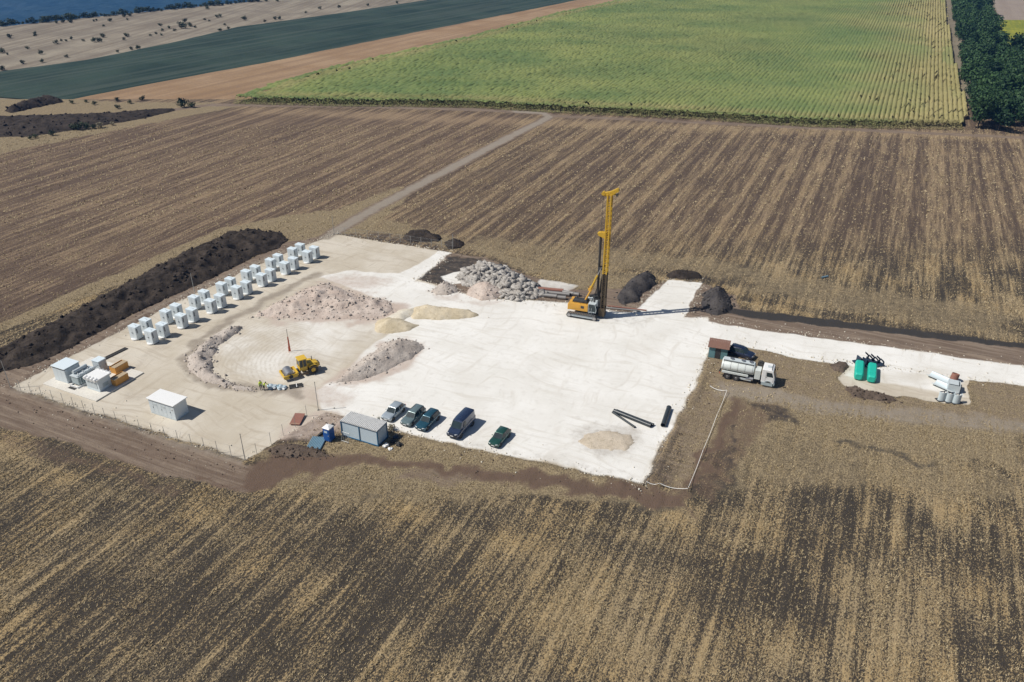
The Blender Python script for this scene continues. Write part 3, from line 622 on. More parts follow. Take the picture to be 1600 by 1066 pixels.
E_GREYPINK = earth('grey_rubble', [(.42, .365, .32), (.50, .445, .395), (.31, .275, .245)], 1., .15, 3.)
E_ROCK = earth('grey_rock', [(.35, .325, .295), (.47, .445, .41), (.22, .20, .185)], 1.2, .1, 4.)
E_BROWN = earth('brown_clods', [(.10, .075, .058), (.145, .11, .085), (.06, .047, .038)], 1., .15, 3.)

heap('topsoil_berm', 'long black topsoil berm running beside the rows of grey cabinets', 'berm',
     [(-30, 560), (60, 516), (150, 468), (240, 420), (310, 384), (365, 362), (400, 360), (440, 364), (452, 374), (436, 388), (400, 400), (330, 436), (250, 472), (180, 505), (110, 545), (50, 572), (0, 580), (-30, 590)], 1.9, E_TOP, .6, .75, .35, 2200, (.06, .36), seed=1, lump=.28)
heap('soil_heap', 'low dark soil heap behind the mesh fence, left of two', 'heap', [(626, 372), (640, 362), (665, 361), (690, 371), (686, 378), (640, 378)], 1.3, E_TOP, .3, .6, .3, 200, group=None, seed=2)
heap('soil_heap', 'small dark soil heap by the corner post of the mesh fence', 'heap', [(694, 379), (708, 373), (725, 378), (722, 387), (700, 390)], .9, E_TOP, .3, .6, .3, 100, seed=3)
heap('soil_heap', 'dark soil heap with pale stones right of the drill mast', 'heap', [(962, 468), (975, 448), (990, 434), (1012, 428), (1026, 432), (1024, 446), (1005, 458), (1000, 472), (975, 477)], 1.7, E_GREYSOIL, .4, .6, .3, 500, (.06, .22), seed=4)
heap('soil_heap', 'flat dark soil heap at the end of the white spur', 'heap', [(1040, 431), (1050, 423), (1068, 422), (1094, 428), (1096, 436), (1050, 437)], 1.0, E_TOP, .3, .6, .3, 150, seed=5)
heap('soil_heap', 'round grey-black soil heap beside the white spur and road', 'heap', [(1096, 480), (1098, 462), (1110, 453), (1128, 452), (1142, 466), (1142, 486), (1122, 494), (1102, 490)], 2.0, E_GREYSOIL, .4, .7, .3, 600, (.06, .25), seed=6)
heap('rock_heap', 'large heap of broken grey rock slabs behind the yard', 'heap', [(716, 434), (735, 421), (758, 414), (788, 421), (812, 436), (836, 448), (850, 462), (800, 468), (770, 454), (735, 448)], 1.1, E_GREYPINK, .8, .7, .3, 3000, (.06, .75), E_ROCK, seed=7, lump=.45, slab=True)
heap('rubble_heap', 'pinkish rubble cone in front of the broken grey rock', 'heap', [(728, 460), (738, 448), (756, 442), (780, 446), (788, 458), (775, 467), (750, 470)], 1.7, E_PINK, .25, .75, .3, 500, (.05, .22), seed=8)
heap('rubble_heap', 'small beige rubble heap left of the pinkish cone', 'heap', [(674, 455), (684, 445), (700, 441), (714, 449), (717, 457), (700, 461), (680, 460)], 1.2, E_GREYPINK, .3, .7, .3, 350, (.05, .2), seed=9)
heap('sand_heap', 'yellow sand heap at the middle of the yard, front one', 'heap', [(584, 512), (592, 501), (608, 496), (630, 500), (655, 508), (640, 517), (605, 522), (588, 520)], 1.3, E_SAND, .2, .75, .3, seed=10)
heap('sand_heap', 'long yellow sand heap with a pale tail behind the front sand heap', 'heap', [(640, 492), (650, 480), (668, 477), (700, 482), (735, 486), (750, 494), (720, 499), (680, 500), (645, 500)], 1.3, E_SAND, .25, .75, .3, seed=11)
heap('limestone_heap', 'low cream limestone fines spread between the sand heaps', 'heap', [(596, 500), (625, 484), (655, 479), (650, 492), (630, 502)], .6, E_CREAM, .2, .8, .3, seed=12)
heap('rubble_heap', 'long grey-pink rubble heap right of the yellow roller', 'heap', [(520, 598), (545, 578), (575, 555), (600, 537), (630, 530), (655, 535), (664, 545), (640, 562), (600, 582), (560, 596)], 1.7, E_GREYPINK, .35, .9, .3, 700, (.05, .22), seed=13)
heap('rubble_bank', 'broad pinkish rubble bank between the cabinets and the compacted bowl', 'heap', [(392, 496), (420, 480), (470, 456), (495, 445), (520, 446), (560, 462), (605, 470), (618, 482), (605, 494), (560, 500), (500, 498), (440, 498)], 1.25, E_PINK, .6, .85, .35, 1500, (.06, .3), E_GREYPINK, seed=14, lump=.25)
heap('rubble_bank', 'curved grey rubble bank at the left rim of the compacted bowl', 'heap', [(290, 560), (318, 535), (345, 518), (378, 510), (372, 522), (345, 540), (332, 560), (336, 582), (365, 602), (350, 606), (318, 595), (296, 580)], 1.0, E_GREYPINK, .6, .9, .3, 700, (.06, .28), seed=15, lump=.3)
heap('rubble_bank', 'low crumbly soil ridge at the front rim of the compacted bowl', 'heap', [(360, 600), (395, 606), (398, 612), (362, 609)], .4, E_GREYPINK, .5, .6, .3, 150, seed=16)
heap('sand_heap', 'shallow brown sand spread at the front right of the yard', 'heap', [(900, 690), (915, 678), (950, 672), (985, 680), (995, 690), (985, 702), (950, 706), (920, 702)], .4, E_DULL, .3, .8, .3, seed=17)
heap('soil_heap', 'brown clod heap along the edge of the gravel lay-by', 'heap', [(1318, 610), (1330, 606), (1360, 612), (1395, 622), (1400, 628), (1370, 626), (1335, 619)], .7, E_BROWN, .5, .6, .25, 350, (.06, .2), seed=18)
heap('soil_heap', 'round brown soil patch left of the green troughs', 'heap', [(1296, 572), (1310, 565), (1326, 567), (1330, 576), (1318, 582), (1300, 580)], .5, E_BROWN, .3, .7, .25, 80, seed=19)
heap('soil_bank', 'red-brown clod bank behind the corrugated sheets', 'heap', [(412, 706), (440, 697), (470, 697), (500, 704), (520, 714), (480, 716), (430, 714)], .7, E_BROWN, .5, .6, .25, 500, (.05, .2), seed=20)
heap('soil_heap', 'nearer black topsoil ridge at the far left edge of the field', 'heap', [(-120, 215), (-60, 190), (0, 183), (90, 181), (190, 177), (270, 170), (276, 173), (230, 184), (160, 197), (100, 206), (50, 214), (0, 214)], 2.0, E_TOP, .4, .6, .8, 700, (.15, .6), seed=21, lump=.2)
heap('soil_heap', 'farther thin black topsoil ridge beside the green crop field', 'heap', [(8, 174), (30, 165), (70, 158), (95, 156), (98, 160), (60, 168), (20, 177)], 2.2, E_TOP, .4, .6, .8, 200, (.15, .5), seed=22, lump=.2)

def loose_stones(name, label, n, sel, mat, rmin, rmax):
    x = RNG.uniform(-80, 95, n*40); y = RNG.uniform(76, 168, n*40); sdv = signed_dist(x, y, YARD); k = np.nonzero(sel(sdv, x, y))[0][:n]; x, y = x[k], y[k]; n = len(k)
    rr = rmin+(rmax-rmin)*RNG.uniform(0, 1, n)**4
    cub = np.array([(a, b, c) for c in (-1, 1) for a, b in ((-1, -1), (1, -1), (1, 1), (-1, 1))], float)*.7
    fc = np.array([(0, 1, 5, 4), (1, 2, 6, 5), (2, 3, 7, 6), (3, 0, 4, 7), (4, 5, 6, 7)])
    P = cub[None]*RNG.uniform(.5, 1.25, (n, 8, 1))*rr[:, None, None]; th = RNG.uniform(0, 6.28, n); ct, st = np.cos(th)[:, None], np.sin(th)[:, None]
    V = np.stack([P[..., 0]*ct-P[..., 1]*st+x[:, None], P[..., 0]*st+P[..., 1]*ct+y[:, None], P[..., 2]*.7+rr[:, None]*.35], -1).reshape(-1, 3)
    tag(mesh_np(name, V, (fc[None]+np.arange(n)[:, None, None]*8).reshape(-1, 4), mat), label, 'stones', kind='stuff')
loose_stones('loose_gravel', 'pale loose stones scattered along the edges of the gravel yard', 5200, lambda d, x, y: (np.abs(d+.3) < RNG.exponential(.6, len(d))), E_CREAM, .04, .16)
loose_stones('soil_clods', 'dark clods crumbled over the verges round the gravel yard', 3200, lambda d, x, y: (d < -.2) & (x < 42) & (-d < RNG.exponential(1.6, len(d))), E_BROWN, .04, .15)

# ================================================================== trees and shrubs
M_LEAF = foliage('belt_leaves', (.012, .034, .012), (.052, .105, .032))
M_SHRUB = foliage('shrub_leaves', (.020, .035, .016), (.060, .080, .035))
M_DRYSHRUB = foliage('dry_shrub_leaves', (.16, .14, .09), (.30, .26, .18))
M_BARK = paint('bark', (.07, .055, .042), .9, dirt=.3)
def crown_mesh(name, rx, ry, rz, zc, nl, size, mat, seed, lobes=9):
    r = np.random.default_rng(seed); C = []
    for i in range(lobes):
        d = r.normal(size=3); d /= np.linalg.norm(d); C.append(d*np.array([rx, ry, rz])*r.uniform(.3, .62)+np.array([0, 0, zc]))
    C = np.array(C); k = r.integers(0, lobes, nl); d = r.normal(size=(nl, 3)); d /= np.linalg.norm(d, axis=1)[:, None]
    p = C[k]+d*np.array([rx, ry, rz])*.47*r.uniform(.65, 1.08, (nl, 1)); p[:, 2] = np.maximum(p[:, 2], .15)
    nrm = d+r.normal(size=(nl, 3))*.55; nrm /= np.linalg.norm(nrm, axis=1)[:, None]
    u = np.cross(nrm, r.normal(size=(nl, 3))); u /= np.linalg.norm(u, axis=1)[:, None]; w = np.cross(nrm, u); s = size*r.uniform(.6, 1.3, (nl, 1))
    V = np.stack([p-u*s, p-w*s*.6, p+u*s, p+w*s*.6], 1).reshape(-1, 3); F = np.arange(nl*4).reshape(-1, 4)
    o = mesh_np(name, V, F, mat); me = o.data; bpy.data.objects.remove(o); return me
def trunk_mesh(h, r, seed):
    rr = random.Random(seed); m = MB(); m.cyl((0, 0, -.2), (rr.uniform(-.2, .2), rr.uniform(-.2, .2), h*.6), r, r*.6, 8)
    for i in range(4):
        a = rr.uniform(0, 6.28); m.cyl((0, 0, h*(.3+.08*i)), (math.cos(a)*h*.22, math.sin(a)*h*.22, h*(.6+.05*i)), r*.4, r*.12, 6)
    o = m.build('trunk', M_BARK); me = o.data; bpy.data.objects.remove(o); return me
CROWNS = [crown_mesh('crown', 4.6, 4.6, 4.4, 6.2, 1500, .42, M_LEAF, 50+i) for i in range(5)]
TRUNKS = [trunk_mesh(9, .22, i) for i in range(5)]
def tree(loc, s, k, label, group):
    t = thing('tree', label, 'tree', loc, random.uniform(0, 6.28), group); t.scale = (s*random.uniform(.9, 1.15), s*random.uniform(.9, 1.15), s*random.uniform(.85, 1.15))
    for nm, me in (('trunk', TRUNKS[k]), ('crown', CROWNS[k])):
        o = bpy.data.objects.new(nm, me); COL.objects.link(o); o.parent = t
    return t
p0 = G(1524, 200).xy; p1 = G(1487, 0).xy; d_ = (p1-p0); Ld = d_.length; d_.normalize(); nrm_ = Vector((d_.y, -d_.x))
nrow = int((Ld+60)/7.2)
for i in range(nrow):
    for j in range(4):
        if j == 3 and (i < 1 or i > nrow*.30): continue
        q = p0+d_*(i*7.2+random.uniform(-1.6, 1.6))+nrm_*(1.5+j*6.2+random.uniform(-1.4, 1.4))
        lab = 'dark green tree standing in the dense tree belt beside the corn'
        if i == 0: lab = ['corner tree of the belt nearest the corn field edge', 'front tree of the belt, second from the corn', 'front tree of the belt, third from the corn'][j]
        if 0 < i < 9 and j == 0: lab = ['', 'second', 'third', 'fourth', 'fifth', 'sixth', 'seventh', 'eighth', 'ninth'][i]+' tree back from the belt corner along the corn edge'
        tree((q.x, q.y, -.3), random.uniform(.7, 1.3), random.randrange(5), lab, 'trees of the dense belt' if i else 'front trees of the belt')
SHRUBS = [crown_mesh('foliage', 1., 1., .8, .7, 260, .14, M_SHRUB, 80+i, 6) for i in range(3)]
DRYSH = crown_mesh('foliage', 1., 1., .7, .55, 260, .13, M_DRYSHRUB, 95, 6)
def shrub(u, v, s, label, group=None, dry=False, z=0., flat=1.):
    g = G(u, v); t = thing('shrub', label, 'shrub', (g.x, g.y, z), random.uniform(0, 6.28), group); t.scale = (s*random.uniform(.9, 1.3), s, s*flat)
    o = bpy.data.objects.new('foliage', DRYSH if dry else random.choice(SHRUBS)); COL.objects.link(o); o.parent = t
shrub(286, 168, 2.6, 'round dark green bush at the tip of the black soil ridge')
shrub(300, 168, 1.6, 'paler small bush right beside the round dark bush')
for u, v, s in ((222, 157, 1.3), (184, 158, 1.1), (185, 170, 1.2), (148, 164, 1.1), (112, 162, 1.0), (203, 162, 1.1), (135, 160, .8)):
    shrub(u, v, s, 'small green shrub on the dry verge behind the black ridge', 'verge shrubs')
for u, v, s, dr in ((120, 203, 2.0, 0), (135, 202, 1.6, 0), (156, 200, 1.6, 1), (147, 201, 1.2, 0), (82, 212, 1.4, 0), (176, 196, 1.0, 1), (56, 216, 1.0, 0), (48, 218, .9, 0)):
    shrub(u, v, s, 'pale dry shrub at the foot of the black soil ridge' if dr else 'green shrub at the foot of the black soil ridge', 'ridge foot dry shrubs' if dr else 'ridge foot green shrubs', bool(dr))
zs = [(15, 59, 1.8), (55, 53, 1.3), (55, 56, 1.1), (88, 36, 1.4), (98, 35, 1.3), (111, 35, 1.8), (147, 33, 1), (151, 32, 1), (172, 33, 1.6), (194, 26, 1.4), (203, 25, 1.6), (199, 31, 1), (162, 41, 1), (103, 64, .9), (88, 68, 1.6), (96, 64, 1), (111, 61, 1.2), (130, 64, 1.), (147, 65, 1.8), (155, 65, 1.8), (161, 58, 1.7), (194, 62, 1.2), (199, 57, 1.7), (64, 84, 1.6), (3, 82, 1.8), (12, 85, .9), (43, 76, 1.1), (104, 89, 1.1), (35, 99, 1.4), (66, 97, 1.3), (5, 109, 1.6), (216, 76, 1.5), (205, 77, 1.2), (184, 81, 1), (251, 40, 1.3), (254, 48, 1.2), (244, 53, 1.), (285, 44, 3.0), (289, 34, 1.8), (297, 41, 1.8), (264, 44, 1.2), (273, 48, 1.1), (305, 43, 1.1), (324, 14, 1.6), (340, 27, 1.5), (344, 26, 1.5), (327, 33, .9), (382, 31, 2.0), (351, 39, 1.), (357, 45, 1.2), (344, 48, 1.3), (402, 2, 1.5), (416, 2, 1.4), (433, 2, 1.8), (430, 30, 1.5), (437, 30, 1.6), (414, 34, 1.2), (500, 14, 1.5), (530, 12, 1.6), (575, 9, 1.4), (620, 5, 1.4), (235, 56, 1), (252, 55, 1), (320, 31, 1), (478, 20, 1)]
for u, v, s in zs: shrub(u, v, s, 'largest dark bush in the middle of the pale steppe' if s > 2.5 else 'small dark shrub dotted over the pale dry steppe', 'shrubs dotted over the steppe', z=-.3)
for i in range(60):
    t_ = i/59; u = 2+t_*400; v = 40.5-u*.0975+random.uniform(-1, 1); shrub(u, v, random.uniform(1.2, 3.2), 'dark bush on the rim of the plateau above the valley', 'bushes on the plateau rim', z=-.5)

# ================================================================== site equipment
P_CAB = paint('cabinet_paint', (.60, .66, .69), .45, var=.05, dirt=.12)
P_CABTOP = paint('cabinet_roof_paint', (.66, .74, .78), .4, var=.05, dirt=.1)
P_WHITE = paint('white_paint', (.78, .78, .77), .45, var=.04, dirt=.12)
P_GREY = paint('transformer_grey', (.36, .43, .45), .5, var=.08, dirt=.2)
P_LGREY = paint('light_grey_steel', (.50, .55, .57), .5, var=.08, dirt=.2)
P_BLACK = paint('black_rubber', (.018, .018, .019), .75, var=.2, dirt=.25)
P_DARK = paint('dark_steel', (.05, .052, .055), .55, .4, dirt=.3)
P_STEEL = paint('worn_steel', (.42, .42, .43), .38, .8, dirt=.3)
P_GALV = paint('galvanised_steel', (.42, .43, .43), .5, .5, dirt=.15)
P_ORANGE = paint('orange_paint', (.62, .30, .055), .5, var=.1, dirt=.25)
P_YEL = paint('machine_yellow', (.66, .42, .035), .42, var=.08, dirt=.25)
P_RIGYEL = paint('rig_yellow', (.58, .35, .02), .45, var=.2, dirt=.5, dirtcol=(.10, .07, .03))
P_RIGOR = paint('rig_orange_yellow', (.66, .34, .04), .42, var=.08, dirt=.2)
def glass(name, col):
    m, nt, b = new_mat(name); tc = N(nt, 'ShaderNodeTexCoord').outputs['Object']
    nt.links.new(mixc(nt, noise(nt, tc, 1.2, 3), tuple(x*.6 for x in col), tuple(x*1.7 for x in col)), b.inputs['Base Color'])
    b.inputs['Roughness'].default_value = .03; b.inputs['Specular IOR Level'].default_value = .5; return m
P_GREASE = paint('greasy_brown_steel', (.075, .055, .035), .5, .3, var=.35, dirt=.5, dirtcol=(.22, .15, .05))
P_GLASS = glass('dark_glass', (.022, .034, .038))
P_BLUE = paint('toilet_blue', (.012, .085, .33), .4, var=.1, dirt=.08)
P_FRAMEBLUE = paint('cabin_frame_blue', (.012, .10, .20), .45, var=.1, dirt=.15)
P_PANEL = paint('cabin_panel_pale_blue', (.52, .62, .69), .5, var=.04, dirt=.15)
P_ROOFM = paint('ribbed_roof_steel', (.66, .66, .65), .5, 0., dirt=.2)
P_SHEET = paint('blue_grey_sheet_metal', (.22, .36, .44), .42, .4, dirt=.2)
P_CONC = paint('concrete', (.64, .61, .55), .9, var=.1, dirt=.3, scale=.7)
P_RUST = paint('rusty_red_sheet', (.25, .105, .075), .7, var=.2, dirt=.3)
P_RED = paint('orange_red_paint', (.55, .10, .035), .5, var=.15, dirt=.2)
P_TYRE = paint('tyre_rubber', (.022, .022, .023), .85, var=.2, dirt=.4)
P_RIM = paint('wheel_rim', (.40, .41, .42), .4, .5, dirt=.3)
P_TANK = paint('tank_pale_grey', (.62, .66, .64), .38, var=.08, dirt=.3)
P_GREEN = paint('turquoise_green_paint', (.012, .44, .33), .45, var=.12, dirt=.1)
P_NAVY = paint('navy_steel', (.02, .04, .075), .5, .2, dirt=.15)
P_SHELL = paint('pale_shell_paint', (.56, .64, .67), .45, var=.06, dirt=.15)
P_PLASTIC = paint('black_pipe_plastic', (.022, .030, .036), .4, var=.2, dirt=.35, dirtcol=(.16, .16, .15))
P_HIVIS = paint('hi_vis_yellow', (.55, .70, .02), .7, var=.1, dirt=.05)
P_TROUS = paint('dark_work_trousers', (.022, .024, .032), .85, dirt=.1)
P_SKIN = paint('skin', (.45, .26, .18), .6, var=.08, dirt=0)
P_HAIR = paint('dark_hair', (.025, .018, .014), .8, dirt=0)
P_BAG = paint('bluish_white_plastic_bags', (.42, .50, .55), .5, var=.25, dirt=.15)
P_WOOD = paint('raw_timber', (.40, .31, .20), .8, var=.2, dirt=.25)
P_LAMP = paint('headlamp_glass', (.65, .68, .70), .15, var=.05, dirt=.05)
P_TAPE = paint('white_barrier_tape', (.82, .82, .80), .5, var=.05, dirt=.1)
P_BROWNSH = paint('brown_sheet_roof', (.20, .105, .075), .65, var=.15, dirt=.25)
P_TEALP = paint('faded_teal_boards', (.10, .22, .24), .7, var=.2, dirt=.3)

# ---- battery cabinets: seven clusters of four
CW, CDp, CH = 1.72, 1.2, 2.25
def make_cabinet():
    t = thing('battery_cabinet', 'x', 'cabinet', (0, 0, 0), BANG)
    m = MB()
    for sx in (-1, 1):
        for sy in (-1, 1): m.box((sx*(CW/2-.12), sy*(CDp/2-.12), .06), (.14, .14, .14))
    m.build('feet', P_DARK, t)
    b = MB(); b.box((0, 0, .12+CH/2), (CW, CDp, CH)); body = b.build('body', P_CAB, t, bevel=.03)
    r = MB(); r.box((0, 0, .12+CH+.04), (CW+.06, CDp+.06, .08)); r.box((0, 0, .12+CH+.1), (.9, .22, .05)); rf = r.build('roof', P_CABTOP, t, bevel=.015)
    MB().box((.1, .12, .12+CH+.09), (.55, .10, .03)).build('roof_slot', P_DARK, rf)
    for sx in (-1, 1):
        d = MB().box((sx*CW*.245, -CDp/2-.012, .12+CH*.5), (CW*.46, .03, CH*.9)).build('door', P_CAB, t, bevel=.01)
        MB().box((sx*.12, -CDp/2-.045, .12+CH*.52), (.04, .04, .24)).build('handle', P_DARK, d)
    v = MB().box((CW/2+.012, -CDp*.30, .12+CH*.70), (.03, .20, .85)).build('vent', P_DARK, t)
    for i in range(5): MB().box((CW/2+.03, -CDp*.30, .12+CH*.70-.34+i*.17), (.02, .22, .03)).build('louvre', P_CAB, v)
    k = MB(); n = 10; ring = [(math.cos(math.pi+math.pi*i/n)*.62, math.sin(math.pi+math.pi*i/n)*.42) for i in range(n+1)]
    k.prism(ring, 'z', .02, .22); k.build('base_tray', P_WHITE, t, loc=(0, -CDp/2+.02, 0))
    return t
cab0 = make_cabinet(); first = True
C0 = G(241, 539.5); C6 = G(484, 412.5)
ORD = ['nearest', 'second', 'third', 'fourth', 'fifth', 'sixth', 'farthest']
for k in range(7):
    base = C0.lerp(C6, k/6)
    for i, (cx, cy, nm) in enumerate(((0, 0, 'front right'), (0, 1, 'back right'), (1, 0, 'front left'), (1, 1, 'back left'))):
        p = base-AX*(3.72*cx)+AY*(2.45*cy)-AX*CW/2+AY*CDp/2
        o = cab0 if first else copy_tree(cab0); first = False
        o.location = (p.x+random.uniform(-.06, .06), p.y+random.uniform(-.06, .06), 0); o.rotation_euler.z = BANG+random.uniform(-.03, .03)
        tag(o, f'pale grey battery cabinet at the {nm} of the {ORD[k]} cluster of four', 'cabinet', 'battery cabinets in clusters of four')

def at_corner(u, v, w, d):
    """centre of a w x d footprint whose near right corner is seen at u, v"""
    c = G(u, v); return c-AX*w/2+AY*d/2
# ---- transformer yard
pf = G(66.5, 601.5); pc = pf+AX*5.75+AY*4.6
t = thing('concrete_pad', 'pale concrete slab under the transformer and its two housings', 'slab', (pc.x, pc.y, 0), BANG)
MB().box((0, 0, .06), (11.5, 9.0, .28)).build('slab', P_CONC, t, bevel=.02)
ZP = .20
def panel_lines(t, w, d, z0, h, n, mat, side='front', gap=.03):
    for i in range(n):
        a = -w/2+(i+.5)*w/n
        MB().box((a, -d/2-.012, z0+h/2), (w/n-gap, .03, h)).build('door', mat, t, bevel=.008)
c = at_corner(107.5, 601, 2.8, 2.6)
t = thing('switchgear_housing', 'pale blue-grey housing with a dark strip under its flat roof', 'housing', (c.x, c.y, ZP), BANG)
MB().box((0, 0, 1.15), (2.8, 2.6, 2.3)).build('body', P_CAB, t, bevel=.02)
MB().box((0, 0, 2.50), (3.0, 2.8, .12)).build('roof', P_CABTOP, t, bevel=.02)
for i in range(3): MB().box((-.95+i*.95, -1.32, 2.33), (.85, .06, .17)).build('vent', P_BLACK, t)
panel_lines(t, 2.7, 2.6, .1, 2.05, 3, P_CAB)
MB().box((0, 0, .04), (2.9, 2.7, .1)).build('plinth', P_LGREY, t)
c = at_corner(157.5, 615, 2.8, 2.3)
t = thing('inverter_housing', 'pale grey housing with scalloped roof hoods, nearest on the slab', 'housing', (c.x, c.y, ZP), BANG)
MB().box((0, 0, 1.0), (2.7, 2.2, 2.0)).build('body', P_CAB, t, bevel=.02)
MB().box((0, .1, 2.08), (2.95, 2.6, .16)).build('roof', P_WHITE, t, bevel=.03)
for i in range(4): MB().cyl((-1.05+i*.7, -1.45, 2.02), (-1.05+i*.7, -.9, 2.12), .26, .3, 12).build('roof_hood', P_WHITE, t, smooth=40)
for i in range(4): MB().cyl((-1.05+i*.7, 1.2, 2.06), (-1.05+i*.7, 1.55, 2.02), .24, .22, 12).build('roof_hood', P_WHITE, t, smooth=40)
MB().box((-.1, -1.12, 1.05), (2.1, .05, 1.1)).build('louvre_panel', P_LGREY, t)
MB().box((1.365, .1, .8), (.04, 1.0, .6)).build('side_vent', P_GREY, t); MB().box((0, 0, .05), (2.8, 2.3, .1)).build('plinth', P_LGREY, t)
c = G(117, 606)+AY*1.9+AX*.1
t = thing('transformer', 'grey oil transformer with cooling fins between the two housings', 'transformer', (c.x, c.y, ZP), BANG)
MB().box((0, 0, .95), (1.5, 3.2, 1.3)).build('tank', P_GREY, t, bevel=.03)
MB().box((0, 0, 1.66), (1.7, 3.4, .1)).build('lid', P_LGREY, t, bevel=.01)
for s in (-1, 1):
    for i in range(9): MB().box((s*.92, -1.35+i*.34, .95), (.32, .05, 1.05)).build('cooling_fin', P_GREY, t)
MB().cyl((-.55, -1.2, 2.05), (-.55, 1.2, 2.05), .26, n=14).build('conservator', P_LGREY, t, smooth=40)
for i in range(3): 
    b = MB().cyl((.25, -1.0+i*.9, 1.7), (.25, -1.0+i*.9, 2.15), .12, .06, 10).build('bushing', P_WHITE, t, smooth=40); MB().box((.25, -1.0+i*.9, 2.2), (.22, .16, .1)).build('terminal', P_DARK, b)
MB().tube([(.5, -1.5, 1.75), (.5, 2.4, 1.75)], .07).tube([(.7, -1.5, 1.75), (.7, 2.4, 1.75)], .07).build('bus_pipe', P_LGREY, t)
f = MB()
for sx in (-.85, .85): f.box((sx, -.2, .12), (.14, 3.8, .24))
for sy in (-2.0, 1.6): f.box((0, sy, .12), (1.8, .14, .24))
f.build('skid', P_WHITE, t)
MB().box((0, -2.35, -.02), (1.5, .5, .06)).build('drip_tray', P_BLACK, t)
c = at_corner(158.5, 584, 1.5, 1.4)
t = thing('control_cabinet', 'small pale cube cabinet behind the transformer', 'cabinet', (c.x, c.y, ZP), BANG)
MB().box((0, 0, .95), (1.5, 1.4, 1.75)).build('body', P_CAB, t, bevel=.02); MB().box((0, 0, 1.88), (1.6, 1.5, .12)).build('roof', P_CABTOP, t, bevel=.02)
d = MB().box((.765, 0, .95), (.03, 1.2, 1.5)).build('door', P_LGREY, t); MB().box((.79, .4, 1.0), (.03, .05, .2)).build('handle', P_DARK, d); MB().box((0, 0, .04), (1.4, 1.3, .1)).build('plinth', P_LGREY, t)
for (u, v, lab) in ((182, 586, 'orange steel crate behind the other, farther from the slab front'), (182, 605, 'orange steel crate beside the scalloped housing, nearer one')):
    c = G(u, v)+AY*1.15-AX*.5
    t = thing('steel_crate', lab, 'crate', (c.x, c.y, 0), BANG, 'orange steel crates')
    w, d, h = 1.3, 2.4, 1.15
    MB().box((w/2, 0, .1+h/2), (.06, d, h)).build('side_panel', P_ORANGE, t); MB().box((-w/2, 0, .1+h/2), (.06, d, h)).build('side_panel', P_ORANGE, t)
    for s in (-1, 1): MB().box((0, s*d/2, .1+h/2), (w, .06, h)).build('end_panel', P_ORANGE, t)
    MB().box((.22, 0, .1+h+.03), (w*.66, d+.06, .05)).build('lid', P_WOOD, t); MB().box((0, 0, .14), (w, d, .08)).build('floor', P_DARK, t)
    for s in (-1, 1): MB().box((w/2+.045, s*d*.3, .1+h/2), (.04, .08, h)).build('rib', P_ORANGE, t)
    for s in (-1, 1): MB().box((0, s*.8, .05), (w, .14, .12)).build('skid', P_WOOD, t)
a_ = G(162, 562); b_ = G(198, 544.5); md = (a_+b_)/2; L_ = (b_-a_).length; an = math.atan2((b_-a_).y, (b_-a_).x)
t = thing('cable_duct', 'long black cable duct cover lying behind the cube cabinet', 'duct', (md.x, md.y, 0), an)
MB().box((0, 0, .06), (L_, .62, .12)).build('cover', P_BLACK, t)
for s in (-1, 1): MB().box((0, s*.33, .08), (L_, .05, .17)).build('rail', P_DARK, t)
# ---- kiosk substation
c = at_corner(276.5, 658, 5.0, 2.4)
t = thing('kiosk_substation', 'white-roofed kiosk with grey double doors standing alone in the yard', 'kiosk', (c.x, c.y, 0), BANG)
MB().box((0, 0, 1.3), (4.9, 2.35, 2.4)).build('wall', P_CAB, t, bevel=.015)
MB().box((0, 0, .06), (4.95, 2.42, .2)).build('plinth', P_LGREY, t)
MB().box((0, 0, 2.58), (5.25, 2.75, .15)).build('roof', P_WHITE, t, bevel=.03)
for i in range(6):
    x = -2.05+i*.82; d = MB().box((x, -1.19, 1.25), (.78, .035, 2.05)).build('door', P_CAB, t, bevel=.008)
    if i in (1, 3): MB().box((x, -1.215, 1.75), (.5, .02, .35)).build('louvre', P_LGREY, d)
    if i % 2 == 0: MB().box((x+.32, -1.22, 1.2), (.05, .04, .2)).build('handle', P_DARK, d)
s_ = MB().box((2.05, -1.225, 1.75), (.26, .02, .3)).build('warning_sign', P_WHITE, t); MB().box((2.05, -1.238, 1.75), (.12, .008, .16)).build('pictogram', P_DARK, s_)
# ---- cabin, toilet and what lies round them
c = at_corner(591.5, 698.4, 6.05, 2.42)
t = thing('site_cabin', 'pale blue site cabin with blue frame and ribbed grey roof', 'cabin', (c.x, c.y, 0), BANG)
MB().box((0, 0, 1.25), (5.9, 2.3, 2.3)).build('wall', P_PANEL, t)
f = MB()
for sx in (-1, 1):
    for sy in (-1, 1): f.box((sx*2.97, sy*1.16, 1.27), (.14, .14, 2.5))
for z in (.1, 2.48):
    for sy in (-1, 1): f.box((0, sy*1.16, z), (5.8, .13, .16))
    for sx in (-1, 1): f.box((sx*2.97, 0, z), (.13, 2.2, .16))
f.box((0, -1.17, 1.29), (.13, .1, 2.2)); f.build('frame', P_FRAMEBLUE, t)
r = MB(); n = 24; w = 6.1/n
for i in range(n):
    x = -3.05+i*w; r.prism([(x, 2.56), (x+w*.30, 2.56), (x+w*.42, 2.69), (x+w*.88, 2.69), (x+w, 2.56), (x+w, 2.54), (x, 2.54)], 'y', -1.27, 1.27)
r.build('roof', P_ROOFM, t)
d = MB().box((-2.0, 1.165, 1.15), (.9, .04, 2.0)).build('door', P_PANEL, t); MB().box((-1.63, 1.2, 1.1), (.12, .05, .05)).build('handle', P_DARK, d)
fr = thing('steel_rack', 'small grey tubular rack leaning at the left end of the cabin front', 'rack', tuple(G(541, 690)), BANG)
